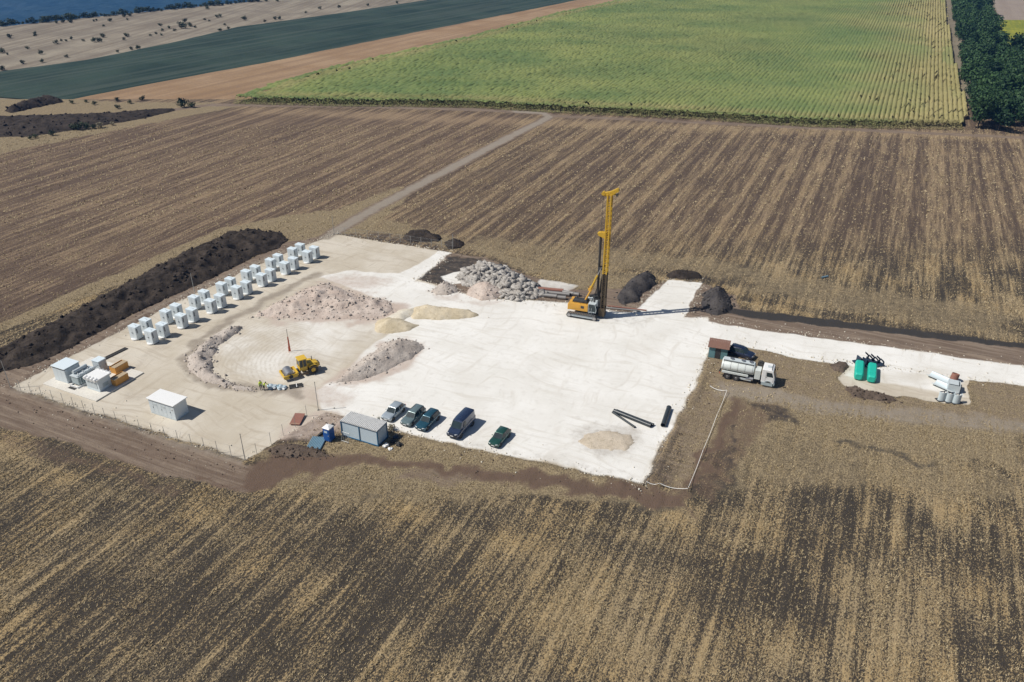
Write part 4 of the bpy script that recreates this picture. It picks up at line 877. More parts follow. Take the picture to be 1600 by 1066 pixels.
for x in (-.55, .55): MB().tube([(x, -.35, 0), (x, .15, 1.45)], .035).build('upright', P_GALV, fr)
for z, y in ((.2, -.28), (1.4, .13)): MB().tube([(-.6, y, z), (.6, y, z)], .035).build('rail', P_GALV, fr)
for i in range(3): MB().tube([(-.28+i*.28, -.28, .2), (-.28+i*.28, .13, 1.4)], .02).build('bar', P_GALV, fr)
c = at_corner(516.5, 692, 1.15, 1.15)
t = thing('portable_toilet', 'blue portable toilet with white peaked roof beside the cabin', 'toilet', (c.x, c.y, 0), BANG)
MB().box((0, 0, 1.08), (1.1, 1.1, 2.0)).build('shell', P_BLUE, t, bevel=.04)
MB().loft([[(x*.60, y*.60, 2.08) for x, y in ((-1, -1), (1, -1), (1, 1), (-1, 1))], [(x*.60, y*.60, 2.17) for x, y in ((-1, -1), (1, -1), (1, 1), (-1, 1))], [(x*.16, y*.16, 2.42) for x, y in ((-1, -1), (1, -1), (1, 1), (-1, 1))]]).build('roof', P_WHITE, t, bevel=.02)
d = MB().box((0, -.56, 1.05), (.82, .035, 1.85)).build('door', P_BLUE, t, bevel=.01); MB().box((-.05, -.582, 1.62), (.5, .012, .32)).build('sign_panel', P_PANEL, d); MB().box((.34, -.59, 1.05), (.05, .04, .16)).build('latch', P_WHITE, d)
MB().box((0, 0, .05), (1.15, 1.15, .12)).build('base', P_DARK, t); MB().cyl((-.35, .35, 2.1), (-.35, .35, 2.5), .05, n=8).build('vent_pipe', P_DARK, t)
c = (G(476, 699)+G(512, 690))/2
t = thing('corrugated_sheets', 'stack of blue-grey corrugated sheets lying left of the toilet', 'sheets', (c.x, c.y, 0), BANG+R(18))
for j in range(3):
    r = MB(); n = 9; w = 2.0/n
    for i in range(n):
        x = -1+i*w; z = .05+j*.07; r.prism([(x, z), (x+w*.5, z+.06), (x+w, z), (x+w, z-.01), (x+w*.5, z+.05), (x, z-.01)], 'y', -1.4+j*.06, 1.4+j*.05)
    r.build('sheet', P_SHEET, t)
c = (G(497, 683)+G(521, 664))/2; e = G(521, 664)-G(497, 683)
t = thing('steel_beam', 'dark steel beam lying on the ground behind the toilet', 'beam', (c.x, c.y, .0), math.atan2(e.y, e.x))
for z in (.03, .27): MB().box((0, 0, z), (3.4, .26, .04)).build('flange', P_DARK, t)
MB().box((0, 0, .15), (3.4, .06, .2)).build('web', P_DARK, t)
c = (G(452, 662)+G(478, 653))/2
t = thing('steel_plate', 'rust-red flat plate propped on blocks by the fence line', 'plate', (c.x, c.y, 0), BANG+R(20))
MB().box((0, 0, .32), (1.5, 2.6, .05), rx=R(3)).build('plate', P_RUST, t)
for sy in (-1, 1): MB().box((0, sy*1.05, .14), (1.3, .16, .3)).build('block', P_WOOD, t)
def bag_lump(name, mat, parent, r, seed, sq=.65):
    rr = random.Random(seed); me = bpy.data.meshes.new(name); bm = bmesh.new(); bmesh.ops.create_icosphere(bm, subdivisions=3, radius=r)
    for v in bm.verts:
        n = v.co.normalized(); k = 1+.18*math.sin(n.x*5+seed)+.14*math.sin(n.y*7+seed*2)+.1*math.sin(n.z*11+seed*3); v.co = Vector((v.co.x*k*1.1, v.co.y*k, max(-r*.3, v.co.z*k*sq)))
        v.co.z += r*.3
    bm.to_mesh(me); bm.free(); me.materials.append(mat); o = bpy.data.objects.new(name, me); COL.objects.link(o); o.parent = parent
    return o
for (u, v, r, mt, lab, nm, ct) in ((603, 697, .38, P_WHITE, 'bright white rubbish sack at the right front corner of the cabin', 'rubbish_sack', 'sack'), (610, 702, .28, P_WHITE, 'small white sack on the ground in front of the dark sacks', 'rubbish_sack', 'sack'),
                           (614, 691, .34, P_BLACK, 'black rubbish sack behind the white sacks', 'rubbish_sack', 'sack'), (624, 696, .42, P_BLACK, 'rightmost black rubbish sack beside the cabin', 'rubbish_sack', 'sack'), (619, 684, .38, P_NAVY, 'dark blue sack close to the cabin end wall', 'rubbish_sack', 'sack')):
    p = G(u, v); t = thing(nm, lab, ct, (p.x, p.y, 0), random.uniform(0, 6)); bag_lump('sack', mt, t, r, u); MB().cyl((0, 0, r*.85), (.03, .02, r*1.15), r*.22, r*.1, 8).build('knot', mt, t)
shrub(612, 672, .75, 'yellowish weed clump at the back corner of the cabin', None, True); shrub(590, 659, .5, 'small green weed peeping out behind the cabin roof')
# ---- fences
def fence(name, label, px, h, spacing, mesh_rows, post_r=.03, strands=4, mat=P_GALV, lean=.0):
    pts = [G(*p) for p in px]; o0 = pts[0]; t = thing(name, label, 'fence', (o0.x, o0.y, 0)); P = []
    for a, b in zip(pts[:-1], pts[1:]):
        n = max(1, round((b-a).length/spacing)); P += [a.lerp(b, i/n)-o0 for i in range(n)]
    P.append(pts[-1]-o0)
    for p in P: MB().cyl((p.x, p.y, -.2), (p.x+random.uniform(-.05, .05), p.y+random.uniform(-.05, .05), h*random.uniform(.95, 1.05)), post_r, n=6).build('post', mat, t)
    for k in range(strands):
        z = h*(.12+.84*k/max(1, strands-1)); MB().tube([(p.x, p.y, z) for p in P], .006 if not mesh_rows else .012, 4).build('wire', mat, t)
    if mesh_rows:
        m = MB()
        for a, b in zip(P[:-1], P[1:]):
            n = int((b-a).length/.22)
            for i in range(n):
                q = a.lerp(b, (i+.5)/n); m.box((q.x, q.y, h*.5), (.012, .012, h*.92))
        tag(m.build('mesh', mat, t), kind='stuff')
    return t
fence('post_fence', 'unfinished fence of thin steel posts along the front of the yard', [(17, 607), (100, 632), (200, 667), (300, 697), (383, 720)], 2.0, 2.35, 0, .032, 2)
fence('post_fence', 'thin steel posts turning back from the front corner towards the cabin', [(383, 720), (402, 711), (424, 695), (443, 681), (462, 668), (480, 651)], 2.0, 2.6, 0, .032, 2)
fence('mesh_fence', 'grey wire mesh fence along the back edge of the yard', [(522, 366), (610, 377), (707, 391)], 1.9, 2.5, 1, .04, 3)
for (u, v, h, lab) in ((17, 607, 5.0, 'tall pole at the far left corner of the post fence'), (383.5, 720, 4.3, 'tall dark pole at the front corner of the post fence'), (497.6, 641, 4.8, 'tall thin pole at the edge of the white gravel near the cabin'), (305, 462, 4.6, 'tall thin pole between the cabinets and the black berm'), (522, 366, 4.2, 'thin pole at the left end of the mesh fence'), (708, 389, 3.4, 'thin pole at the right end of the mesh fence')):
    p = G(u, v); t = thing('pole', lab, 'pole', (p.x, p.y, 0)); MB().cyl((0, 0, -.2), (0, 0, h), .055, .045, 8).build('shaft', P_GALV, t); MB().cyl((0, 0, h), (0, 0, h+.06), .065, n=8).build('cap', P_DARK, t); MB().box((0, 0, .01), (.3, .3, .03)).build('base_plate', P_DARK, t)
p = G(453, 549); t = thing('marker_post', 'orange-red marker board with a thin rod standing in the bowl', 'post', (p.x, p.y, 0), R(20))
MB().box((0, 0, 1.35), (.34, .10, 2.7), top=(.55, 1)).build('board', P_RED, t); MB().cyl((0, 0, 2.6), (0, 0, 4.2), .035, n=6).build('rod', P_DARK, t); MB().tube([(-.2, -.5, 0), (-.2, -.5, 1.2)], .03).build('stake', P_RED, t)
# barrier tape round the fenced-off plot
pts = [G(*q) for q in ((1008, 757), (1030, 761), (1074, 769), (1098, 708), (1120, 652), (1135, 615), (1108, 608))]
t = thing('barrier_tape', 'white tape on short stakes around the grassy plot by the yard', 'tape', tuple(pts[0]))
for q in pts: q = q-pts[0]; MB().cyl((q.x, q.y, -.1), (q.x, q.y, .75), .025, n=6).build('stake', P_WOOD, t)
for a, b in zip(pts[:-1], pts[1:]):
    a = a-pts[0]; b = b-pts[0]; m = MB(); n = 8
    Q = [a.lerp(b, i/n)+Vector((0, 0, .60-.35*math.sin(math.pi*i/n)+random.uniform(-.03, .03))) for i in range(n+1)]
    for q0, q1 in zip(Q[:-1], Q[1:]): m.add([q0+Vector((-.03, 0, -.02)), q1+Vector((-.03, 0, -.02)), q1+Vector((.03, .02, .02)), q0+Vector((.03, .02, .02))], [(0, 1, 2, 3)]); 
    m.build('ribbon', P_TAPE, t)
# ---- pipes
def pipe(label, a, b, r, mat, group=None, hollow=True, name='pipe', z=None):
    a = G(*a); b = G(*b); md = (a+b)/2; d = b-a; L = d.length
    t = thing(name, label, 'pipe', (md.x, md.y, (r if z is None else z)), math.atan2(d.y, d.x), group)
    MB().ring((-L/2, 0, 0), (L/2, 0, 0), r, r*.86, 16).build('barrel', mat, t, smooth=40)
    for s in (-1, 1): MB().ring((s*L/2-.12, 0, 0), (s*L/2+.002, 0, 0), r*1.06, r*.87, 16).build('collar', mat, t, smooth=40)
    return t
pipe('thick black pipe lying at the front right of the white yard', (960, 645), (1017, 668), .30, P_PLASTIC)
pipe('thin black pipe angled beside the thick black pipe', (958, 646), (992, 669), .16, P_PLASTIC)
pipe('second black pipe lying against the thick one', (964, 644), (1021, 666), .22, P_PLASTIC)
pipe('short black pipe lying apart near the grassy plot', (1036, 667), (1045, 640), .36, P_PLASTIC)
P_CASE = paint('grey_casing_steel', (.26, .25, .24), .55, .4, dirt=.35)
for a, b, r, lab in (((833, 462), (870, 466), .38, 'nearest left steel casing pipe beside the drill rig'), ((872, 467), (884, 468), .36, 'short casing pipe butted to the nearest left pipe'), ((838, 458), (890, 463), .36, 'middle long casing pipe behind the drill rig'), ((842, 454), (880, 457), .36, 'upper brownish casing pipe behind the drill rig'), ((880, 459), (905, 463), .36, 'casing pipe close to the rig rear')):
    pipe(lab, a, b, r, P_RUST if 'brown' in lab else P_CASE, 'steel casing pipes behind the rig')
pipe('long thin drill rod on the ground right of the rig', (945, 482), (1000, 487), .16, P_CASE); pipe('rusty drill rod lying behind the other rod right of the rig', (950, 479), (1010, 486), .12, P_RUST)
pipe('small blue pipe left lying in the harvested field', (1284, 435), (1293, 433), .18, P_SHEET)
# ---- bundles by the workers
for (u, v, lab, sd_) in ((425, 606, 'bluish plastic-wrapped bundle beside the two workers', 3), (440, 607, 'second plastic-wrapped bundle right of the first one', 9)):
    p = G(u, v); t = thing('wrapped_bundle', lab, 'bundle', (p.x, p.y, 0), random.uniform(-.3, .3))
    bag_lump('wrap', P_BAG, t, .62, sd_, .6); o = bag_lump('loose_sheet', P_WHITE, t, .35, sd_+4, .4); o.location = (.45, -.2, .1); o2 = bag_lump('loose_sheet', P_SHEET, t, .35, sd_+7, .5); o2.location = (-.35, .2, .2)
c = (G(454, 606)+G(471, 602))/2
t = thing('dark_pallet', 'dark slatted pallet lying right of the wrapped bundles', 'pallet', (c.x, c.y, 0), R(18))
for i in range(4): MB().box((0, -.42+i*.28, .16), (2.0, .2, .05)).build('slat', P_DARK, t)
for i in range(3): MB().box((-.9+i*.9, 0, .07), (.12, 1.1, .12)).build('bearer', P_DARK, t)
MB().box((.1, 0, .22), (.10, 1.1, .06)).build('strap', P_WHITE, t)

# ================================================================== people
def person(label, loc, rz, pose):
    J = {'pelvis': (0, 0, .95), 'chest': (0, -.03, 1.32), 'neck': (0, -.05, 1.50), 'head': (0, -.07, 1.62), 'crown': (0, -.07, 1.74),
         'hipl': (-.10, 0, .90), 'kneel': (-.12, -.03, .50), 'anklel': (-.12, .02, .09), 'toel': (-.13, -.15, .04),
         'hipr': (.10, 0, .90), 'kneer': (.12, -.03, .50), 'ankler': (.12, .02, .09), 'toer': (.13, -.15, .04),
         'shl': (-.19, -.03, 1.42), 'elbl': (-.25, -.02, 1.14), 'wrl': (-.24, -.14, .90), 'hal': (-.24, -.18, .81),
         'shr': (.19, -.03, 1.42), 'elbr': (.25, -.02, 1.14), 'wrr': (.24, -.14, .90), 'har': (.24, -.18, .81)}
    J.update(pose); names = list(J); ix = {n: i for i, n in enumerate(names)}
    E_ = [('pelvis', 'chest'), ('chest', 'neck'), ('neck', 'head'), ('head', 'crown'), ('pelvis', 'hipl'), ('hipl', 'kneel'), ('kneel', 'anklel'), ('anklel', 'toel'), ('pelvis', 'hipr'), ('hipr', 'kneer'), ('kneer', 'ankler'), ('ankler', 'toer'),
          ('chest', 'shl'), ('shl', 'elbl'), ('elbl', 'wrl'), ('wrl', 'hal'), ('chest', 'shr'), ('shr', 'elbr'), ('elbr', 'wrr'), ('wrr', 'har')]
    rad = dict(pelvis=.155, chest=.17, neck=.065, head=.095, crown=.075, hipl=.10, kneel=.07, anklel=.05, toel=.04, hipr=.10, kneer=.07, ankler=.05, toer=.04, shl=.075, elbl=.055, wrl=.04, hal=.035, shr=.075, elbr=.055, wrr=.04, har=.035)
    verts = [J[n] for n in names]; edges = [(ix[a], ix[b]) for a, b in E_]
    for s, h, w in ((-1, 'hal', 'wrl'), (1, 'har', 'wrr')):            # five fingers on each hand
        hp = Vector(J[h]); dirn = (hp-Vector(J[w])).normalized(); side = dirn.cross(Vector((0, 0, 1))); side = side.normalized() if side.length > .1 else Vector((1, 0, 0))
        for k, (off, ln) in enumerate(((-.035, .05), (-.012, .075), (.012, .08), (.034, .07), (.05, .045))):
            b = len(verts); q = hp+side*off-(dirn*.03 if k == 0 else Vector()); verts += [tuple(q+dirn*.02), tuple(q+dirn*(.02+ln*.5)+side*(-.03 if k == 0 else 0)), tuple(q+dirn*(.02+ln)+Vector((0, -.015, -.012)))]
            edges += [(ix[h], b), (b, b+1), (b+1, b+2)]
    me = bpy.data.meshes.new('body'); me.from_pydata(verts, edges, [])
    tmp = bpy.data.objects.new('body', me); COL.objects.link(tmp); mod = tmp.modifiers.new('skin', 'SKIN')
    me.skin_vertices.new() if not me.skin_vertices else None
    sv = me.skin_vertices[0].data
    for i in range(len(verts)):
        r = rad[names[i]] if i < len(names) else .009; sv[i].radius = (r, r*.85 if i < len(names) and names[i] in ('pelvis', 'chest') else r); sv[i].use_root = (i == 0)
    tmp.modifiers.new('sub', 'SUBSURF').levels = 1
    dg = bpy.context.evaluated_depsgraph_get(); nm = bpy.data.meshes.new_from_object(tmp.evaluated_get(dg)); bpy.data.objects.remove(tmp)
    for q in (P_HIVIS, P_TROUS, P_SKIN, P_BLACK): nm.materials.append(q)
    segs = [(Vector(J[a]), Vector(J[b]), a, b) for a, b in E_]
    for p in nm.polygons:
        c = p.center; best = None
        for a, b, na, nb in segs:
            d = b-a; t = max(0, min(1, (c-a).dot(d)/d.length_squared)); k = (c-(a+d*t)).length/max(.03, rad[na])
            if best is None or k < best[0]: best = (k, na, nb)
        n2 = best[2]
        p.material_index = 1 if n2 in ('hipl', 'hipr', 'kneel', 'kneer', 'anklel', 'ankler') else 3 if n2 in ('toel', 'toer') else 2 if n2 in ('head', 'crown', 'hal', 'har') else 0
        if c.z < J['pelvis'][2]-.12: p.material_index = 3 if c.z < .1 else 1
        p.use_smooth = True
    t = thing('person', label, 'person', loc, rz); o = bpy.data.objects.new('body', nm); COL.objects.link(o); o.parent = t
    hd = Vector(J['head']); up = (Vector(J['crown'])-hd).normalized()
    m = MB(); rings = []
    for k in range(5):
        a = k/4*math.pi/2; rings.append([hd+up*(.06+.10*math.sin(a))+Vector((math.cos(u)*.108*math.cos(a)*1., math.sin(u)*.118*math.cos(a)+.01, 0)) for u in [i*2*math.pi/12 for i in range(12)]])
    m.loft(rings); m.build('hair', P_HAIR, t, smooth=60)
    f = MB(); f.cyl(hd+Vector((0, -.10, .0)), hd+Vector((0, -.135, -.02)), .018, .012, 6); f.build('nose', P_SKIN, t)
    e = MB()
    for s in (-1, 1): e.cyl(hd+Vector((s*.035, -.088, .03)), hd+Vector((s*.036, -.100, .03)), .012, .010, 6)
    e.box(hd+Vector((0, -.10, -.05)), (.05, .012, .012)); e.build('face_features', P_HAIR, t)
    er = MB(); [er.box(hd+Vector((s*.10, 0, .01)), (.02, .04, .06)) for s in (-1, 1)]; er.build('ears', P_SKIN, t)
    v = MB(); ch = Vector(J['chest']); pv = Vector(J['pelvis'])
    for zf in (.25, .6): 
        c = pv.lerp(ch, zf); v.loft([[c+Vector((math.cos(u)*.185, math.sin(u)*.16, dz)) for u in [i*2*math.pi/14 for i in range(14)]] for dz in (-.025, .025)], caps=False)
    v.build('reflective_band', P_LGREY, t)
    return t
p = G(408.5, 609.5); person('person in yellow hi-vis jacket and dark trousers standing upright, left of the pair', (p.x, p.y, 0), R(35), {})
p = G(413, 610); person('person in yellow hi-vis jacket leaning over the wrapped bundle, arm stretched out', (p.x, p.y, 0), R(75),
    {'chest': (0, -.22, 1.24), 'neck': (0, -.34, 1.38), 'head': (0, -.42, 1.47), 'crown': (0, -.47, 1.58), 'shl': (-.19, -.28, 1.32), 'shr': (.19, -.28, 1.32), 'elbr': (.22, -.52, 1.12), 'wrr': (.2, -.72, .93), 'har': (.2, -.79, .87), 'elbl': (-.24, -.42, 1.06), 'wrl': (-.2, -.58, .88), 'hal': (-.2, -.63, .81), 'kneel': (-.13, -.08, .50), 'anklel': (-.14, -.10, .09), 'toel': (-.14, -.27, .04), 'ankler': (.12, .12, .09), 'toer': (.12, -.04, .04)})

# ================================================================== vehicles
def wheel(parent, x, y, r, w, rim=P_RIM, rimr=.62, name='wheel', steer=0):
    o = bpy.data.objects.new(name, None); COL.objects.link(o); o.parent = parent; o.location = (x, y, r); o.empty_display_size = .1
    wv = MB()
    wv.loft([[Vector((yy, math.cos(a)*rr, math.sin(a)*rr)) for a in [i*2*math.pi/20 for i in range(20)]] for yy, rr in ((-w/2, r*rimr), (-w/2, r*.93), (-w*.36, r), (w*.36, r), (w/2, r*.93), (w/2, r*rimr))], caps=False)
    wv.build('tyre', P_TYRE, o, smooth=35)
    h = MB()
    for s in (-1, 1):
        h.cyl((s*w*.30, 0, 0), (s*w*.42, 0, 0), r*rimr*1.02, r*rimr*.9, 16); h.cyl((s*w*.40, 0, 0), (s*w*.50, 0, 0), r*.22, r*.16, 10)
    h.build('rim', rim, o, smooth=35)
    return o
def car(label, u, v, L, W, H, rz, mat, style, roofmat=None, plate=True):
    """nose at -y; side profile lofted along the length"""
    g = G(u, v); t = thing('parked_car', label, 'car', (g.x, g.y, 0), rz)
    van = style == 'van'
    k = {'hatch': dict(hood=.66, belt=.60, cow=.29, rf=.44, rr=.84, tail=.98, deck=.60), 'estate': dict(hood=.66, belt=.61, cow=.29, rf=.43, rr=.92, tail=.99, deck=.62), 'sedan': dict(hood=.64, belt=.62, cow=.30, rf=.44, rr=.76, tail=.90, deck=.63), 'suv': dict(hood=.66, belt=.60, cow=.27, rf=.40, rr=.93, tail=.985, deck=.61), 'van': dict(hood=.55, belt=.56, cow=.20, rf=.33, rr=.975, tail=.995, deck=.57)}[style]
    zb = H*.14; zbelt = H*k['belt']; zh = H*k['hood']*.92
    st = [(0, .30, H*.42, .80), (.012, .22, H*.48, .90), (.05, .17, zh*.86, .96), (.13, .14, zh*.95, .99), (k['cow'], .14, zbelt*.99, 1.), (.5, .14, zbelt, 1.), (.75, .14, zbelt*1.01, 1.), (.93, .15, H*k['deck'], .975), (.985, .19, H*k['deck']*.95, .93), (1., .28, H*.50, .86)]
    rings = []
    for f, zbo, zt, ws in st:
        y = -L/2+f*L; w = W/2*ws; b = H*zbo if zbo < 1 else zbo
        rings.append([(-w*.90, y, b), (-w*.985, y, b+(zt-b)*.22), (-w, y, b+(zt-b)*.55), (-w*.965, y, b+(zt-b)*.86), (-w*.86, y, zt), (-w*.4, y, zt+.025), (w*.4, y, zt+.025), (w*.86, y, zt), (w*.965, y, b+(zt-b)*.86), (w, y, b+(zt-b)*.55), (w*.985, y, b+(zt-b)*.22), (w*.90, y, b)])
    body = MB().loft(rings).build('body', mat, t, smooth=38)
    # greenhouse
    y0, y1 = -L/2+k['cow']*L-.03, -L/2+k['tail']*L-.06; r0, r1 = -L/2+k['rf']*L, -L/2+k['rr']*L; wb = W/2*.90; wt = W/2*(.74 if not van else .82)
    def ring(ya, yb, w, z, c): return [(-w*c, ya, z), (w*c, ya, z), (w, ya+.22*(yb-ya), z), (w, yb-.12*(yb-ya), z), (w*c, yb, z), (-w*c, yb, z), (-w, yb-.12*(yb-ya), z), (-w, ya+.22*(yb-ya), z)]
    rb = ring(y0, y1, wb, zbelt-.04, .88); rt = ring(r0, r1, wt, H*.955, .9); rtt = ring(r0+.07, r1-.06, wt*.9, H, .88)
    if not van: MB().loft([rb, rt]).build('glasshouse', P_GLASS, t, smooth=30)
    else:
        MB().loft([rb, rt]).build('upper_body', mat, t, smooth=30)
        def lp(a, b, f): return Vector(a).lerp(Vector(b), f)
        ws_ = MB(); off = Vector((0, -.03, .015)); ws_.add([lp(rb[0], rt[0], .10)+off, lp(rb[1], rt[1], .10)+off, lp(rb[1], rt[1], .90)+off, lp(rb[0], rt[0], .90)+off], [(0, 1, 2, 3)]); ws_.build('windscreen', P_GLASS, t)
        for s in (-1, 1): MB().add([(s*(wb+.012), y0+.75, zbelt+.02), (s*(wb+.012), y0+1.55, zbelt+.02), (s*(wt+.035), y0+1.55, H*.86), (s*(wt+.045), y0+1.12, H*.86)], [(0, 1, 2, 3)]).build('side_window', P_GLASS, t)
    roof = MB().loft([[(x, y, z) for x, y, z in rt], rtt]).build('roof', roofmat or mat, t, smooth=50)
    if style in ('suv', 'estate'):
        for s in (-1, 1): MB().tube([(s*wt*.9, r0+.3, H+.03), (s*wt*.9, r1-.3, H+.03)], .022).build('roof_rail', P_DARK, roof)
    if not van:
        for s in (-1, 1):
            pl = MB()
            for (fb, ft) in ((.0, .0), (.42, .38), (.98, .98)):
                yb = y0+.18*(y1-y0)+fb*.70*(y1-y0) if fb else y0+.06; yt = r0+ft*(r1-r0)
                pl.cyl((s*wb*(.995 if fb else .90), yb, zbelt-.03), (s*wt*(1.005 if fb not in (0,) else .92), yt, H*.955), .035, .03, 6)
            pl.build('pillars', mat, t)
    for s in (-1, 1):
        MB().box((s*W*.33, -L/2+.07, H*.445), (.36, .10, .14), rz=s*R(18)).build('headlight', P_LAMP, t, bevel=.02)
        MB().box((s*W*.38, L/2-.06, H*.50), (.20, .08, .22)).build('tail_light', P_RED, t)
        MB().box((s*(W/2+.07), y0+.42, zbelt+.06), (.16, .10, .12)).build('mirror', mat, t, bevel=.03)
        MB().tube([(s*W*.5*1.001, -L*.10, H*.18), (s*W*.5*1.001, -L*.10, zbelt-.06)], .008, 4).build('door_seam', P_BLACK, t)
        MB().box((s*(W/2+.005), .12, zbelt-.16), (.03, .16, .035)).build('door_handle', mat, t)
    MB().box((0, -L/2+.02, H*.26), (W*.72, .06, H*.10)).build('grille', P_BLACK, t); MB().box((0, -L/2-.02, H*.30), (.5, .02, .11)).build('number_plate', P_WHITE, t)
    MB().tube([(-.5, y0-.06, zbelt+.02), (.1, y0-.02, zbelt+.05)], .012, 4).build('wiper', P_BLACK, t)
    r = .33 if not van else .36
    for s in (-1, 1):
        for yy in (-L/2+L*.185, L/2-L*.20):
            MB().cyl((s*(W/2-.25), yy, r), (s*(W/2+.004), yy, r), r*1.14, n=18).build('wheel_arch', P_BLACK, t)
            wheel(t, s*(W/2-.10), yy, r, .22)
    return t
def cmat(n, c): return paint(n, c, .25, .35, var=.06, dirt=.06, coat=.8, spec=.6)
CANG = R(-27)
car('silver hatchback, leftmost of the parked cars next to the cabin', 615.5, 648, 4.2, 1.78, 1.48, CANG, cmat('silver_blue_paint', (.44, .50, .54)), 'hatch')
car('grey-green estate car parked second from the cabin', 646, 655, 4.5, 1.76, 1.45, CANG, cmat('grey_green_paint', (.17, .235, .24)), 'estate')
car('dark teal estate car parked beside the navy van', 669, 662, 4.5, 1.78, 1.5, CANG, cmat('dark_teal_paint', (.02, .085, .125)), 'estate')
car('navy panel van with a tall boxy body among the parked cars', 721, 672, 5.3, 1.95, 2.25, CANG, cmat('navy_van_paint', (.028, .045, .095)), 'van')
car('dark green hatchback parked alone at the right end of the row', 781, 688, 4.1, 1.70, 1.45, CANG, cmat('dark_green_paint', (.02, .085, .065)), 'hatch')
car('dark navy car parked behind the tanker truck', 1158, 556, 4.2, 1.78, 1.6, BANG+R(80), cmat('dark_navy_paint', (.015, .025, .06)), 'suv')

# ---- tanker truck, nose towards +x
def truck():
    a = G(1122, 590); b = G(1207, 607); d = b-a; c = (a+b)/2+AY*1.15
    t = thing('tanker_truck', 'white-cabbed three-axle tanker truck with pale cylindrical tank', 'truck', (c.x, c.y, 0), math.atan2(d.y, d.x))
    L = d.length; x0 = -L/2; x1 = L/2
    ch = MB(); [ch.box((-.1, s*.42, .85), (L-.9, .12, .26)) for s in (-1, 1)]
    for i in range(6): ch.box((x0+.6+i*1.25, 0, .85), (.12, .8, .2))
    ch.build('chassis', P_DARK, t)
    # cab
    cx0 = x1-1.95; prof = [(cx0, .75), (x1-.02, .75), (x1+.02, 1.5), (x1-.06, 1.95), (x1-.32, 2.86), (x1-.55, 2.98), (cx0+.1, 3.0), (cx0, 2.9)]
    cab = MB().prism(prof, 'y', -1.16, 1.16).build('cab', P_WHITE, t, bevel=.07)
    MB().add([(x1-.03, -1.0, 1.98), (x1-.03, 1.0, 1.98), (x1-.27, .98, 2.78), (x1-.27, -.98, 2.78)], [(0, 1, 2, 3)]).build('windscreen', P_GLASS, cab)
    for s in (-1, 1):
        MB().add([(x1-.22, s*1.172, 1.85), (x1-1.25, s*1.172, 1.85), (x1-1.25, s*1.172, 2.6), (x1-.48, s*1.172, 2.6)], [(0, 1, 2, 3)]).build('side_window', P_GLASS, cab)
        dr = MB().tube([(x1-1.35, s*1.172, .95), (x1-1.35, s*1.172, 2.7)], .012, 4).tube([(x1-.2, s*1.172, 1.0), (x1-.2, s*1.172, 1.8)], .012, 4).build('door_seam', P_DARK, cab); MB().box((x1-1.2, s*1.185, 1.7), (.16, .03, .05)).build('handle', P_DARK, cab)
        MB().box((x1+.12, s*1.25, 2.25), (.10, .2, .5)).build('mirror', P_DARK, cab); MB().box((x1+.02, s*.85, .95), (.06, .4, .18)).build('headlight', P_LAMP, cab)
        MB().box((x1-1.0, s*1.13, .55), (1.7, .2, .5)).build('step', P_GREY, t)
    MB().box((x1+.03, 0, .62), (.16, 2.3, .42)).build('bumper', P_GREY, t, bevel=.03); MB().box((x1+.03, 0, 1.35), (.03, 1.9, .5)).build('grille', P_DARK, cab)
    MB().box((x1-.6, 0, 3.02), (.06, 1.9, .06)).build('lamp_bar', P_DARK, cab); MB().box((x1-1.0, 0, 3.03), (.6, .6, .05)).build('roof_hatch', P_LGREY, cab)
    # tank
    tx0, tx1 = x0+.15, cx0-1.15; rings = []
    for x, k in ((tx0, .80), (tx0+.10, .96), (tx0+.25, 1.), (tx1-.25, 1.), (tx1-.10, .96), (tx1, .80)): rings.append([(x, math.cos(i*2*math.pi/28)*1.2*k, 2.12+math.sin(i*2*math.pi/28)*.92*k) for i in range(28)])
    tank = MB().loft(rings).build('tank', P_TANK, t, smooth=40)
    for i in range(5):
        x = tx0+.3+i*(tx1-tx0-.6)/4; MB().loft([[(xx, math.cos(j*2*math.pi/28)*1.215, 2.12+math.sin(j*2*math.pi/28)*.935) for j in range(28)] for xx in (x-.03, x+.03)], caps=False).build('band', P_STEEL, tank)
    MB().box(((tx0+tx1)/2, 0, 3.07), (tx1-tx0-.3, .95, .05)).build('walkway', P_LGREY, tank)
    for s in (-1, 1): MB().tube([(tx0+.2, s*.62, 3.0), (tx1-.2, s*.62, 3.0)], .05).build('coaming', P_DARK, tank)
    for f in (.28, .62, .86): 
        mh = MB().cyl((tx0+f*(tx1-tx0), 0, 3.05), (tx0+f*(tx1-tx0), 0, 3.2), .30, n=16).build('manhole', P_TANK, tank, smooth=40); MB().cyl((tx0+f*(tx1-tx0), 0, 3.2), (tx0+f*(tx1-tx0), 0, 3.24), .33, n=16).build('lid', P_STEEL, mh, smooth=40)
    for s in (-1, 1):
        MB().box(((tx0+tx1)/2-.3, s*1.12, 1.28), (tx1-tx0-1.0, .16, .36)).build('side_locker', P_TANK, t, bevel=.02)
        MB().box((-.35, s*1.1, .62), (2.2, .06, .3)).build('side_guard', P_LGREY, t)
    MB().box((cx0-.62, -.35, 1.75), (.85, 1.5, 1.55)).build('pump_cabinet', P_TANK, t, bevel=.03)
    MB().cyl((cx0-.45, .5, 2.75), (cx0-.45, 1.05, 2.75), .5, n=16).build('spare_wheel', P_TYRE, t, smooth=40); MB().cyl((cx0-.25, .8, 1.0), (cx0-.25, .8, 3.0), .09, n=8).build('exhaust', P_STEEL, t)
    MB().cyl((-.1, -.85, .75), (1.0, -.85, .75), .30, n=14).build('fuel_tank', P_STEEL, t, smooth=40); MB().cyl((-.1, .85, .75), (.9, .85, .75), .28, n=14).build('air_tank', P_DARK, t, smooth=40)
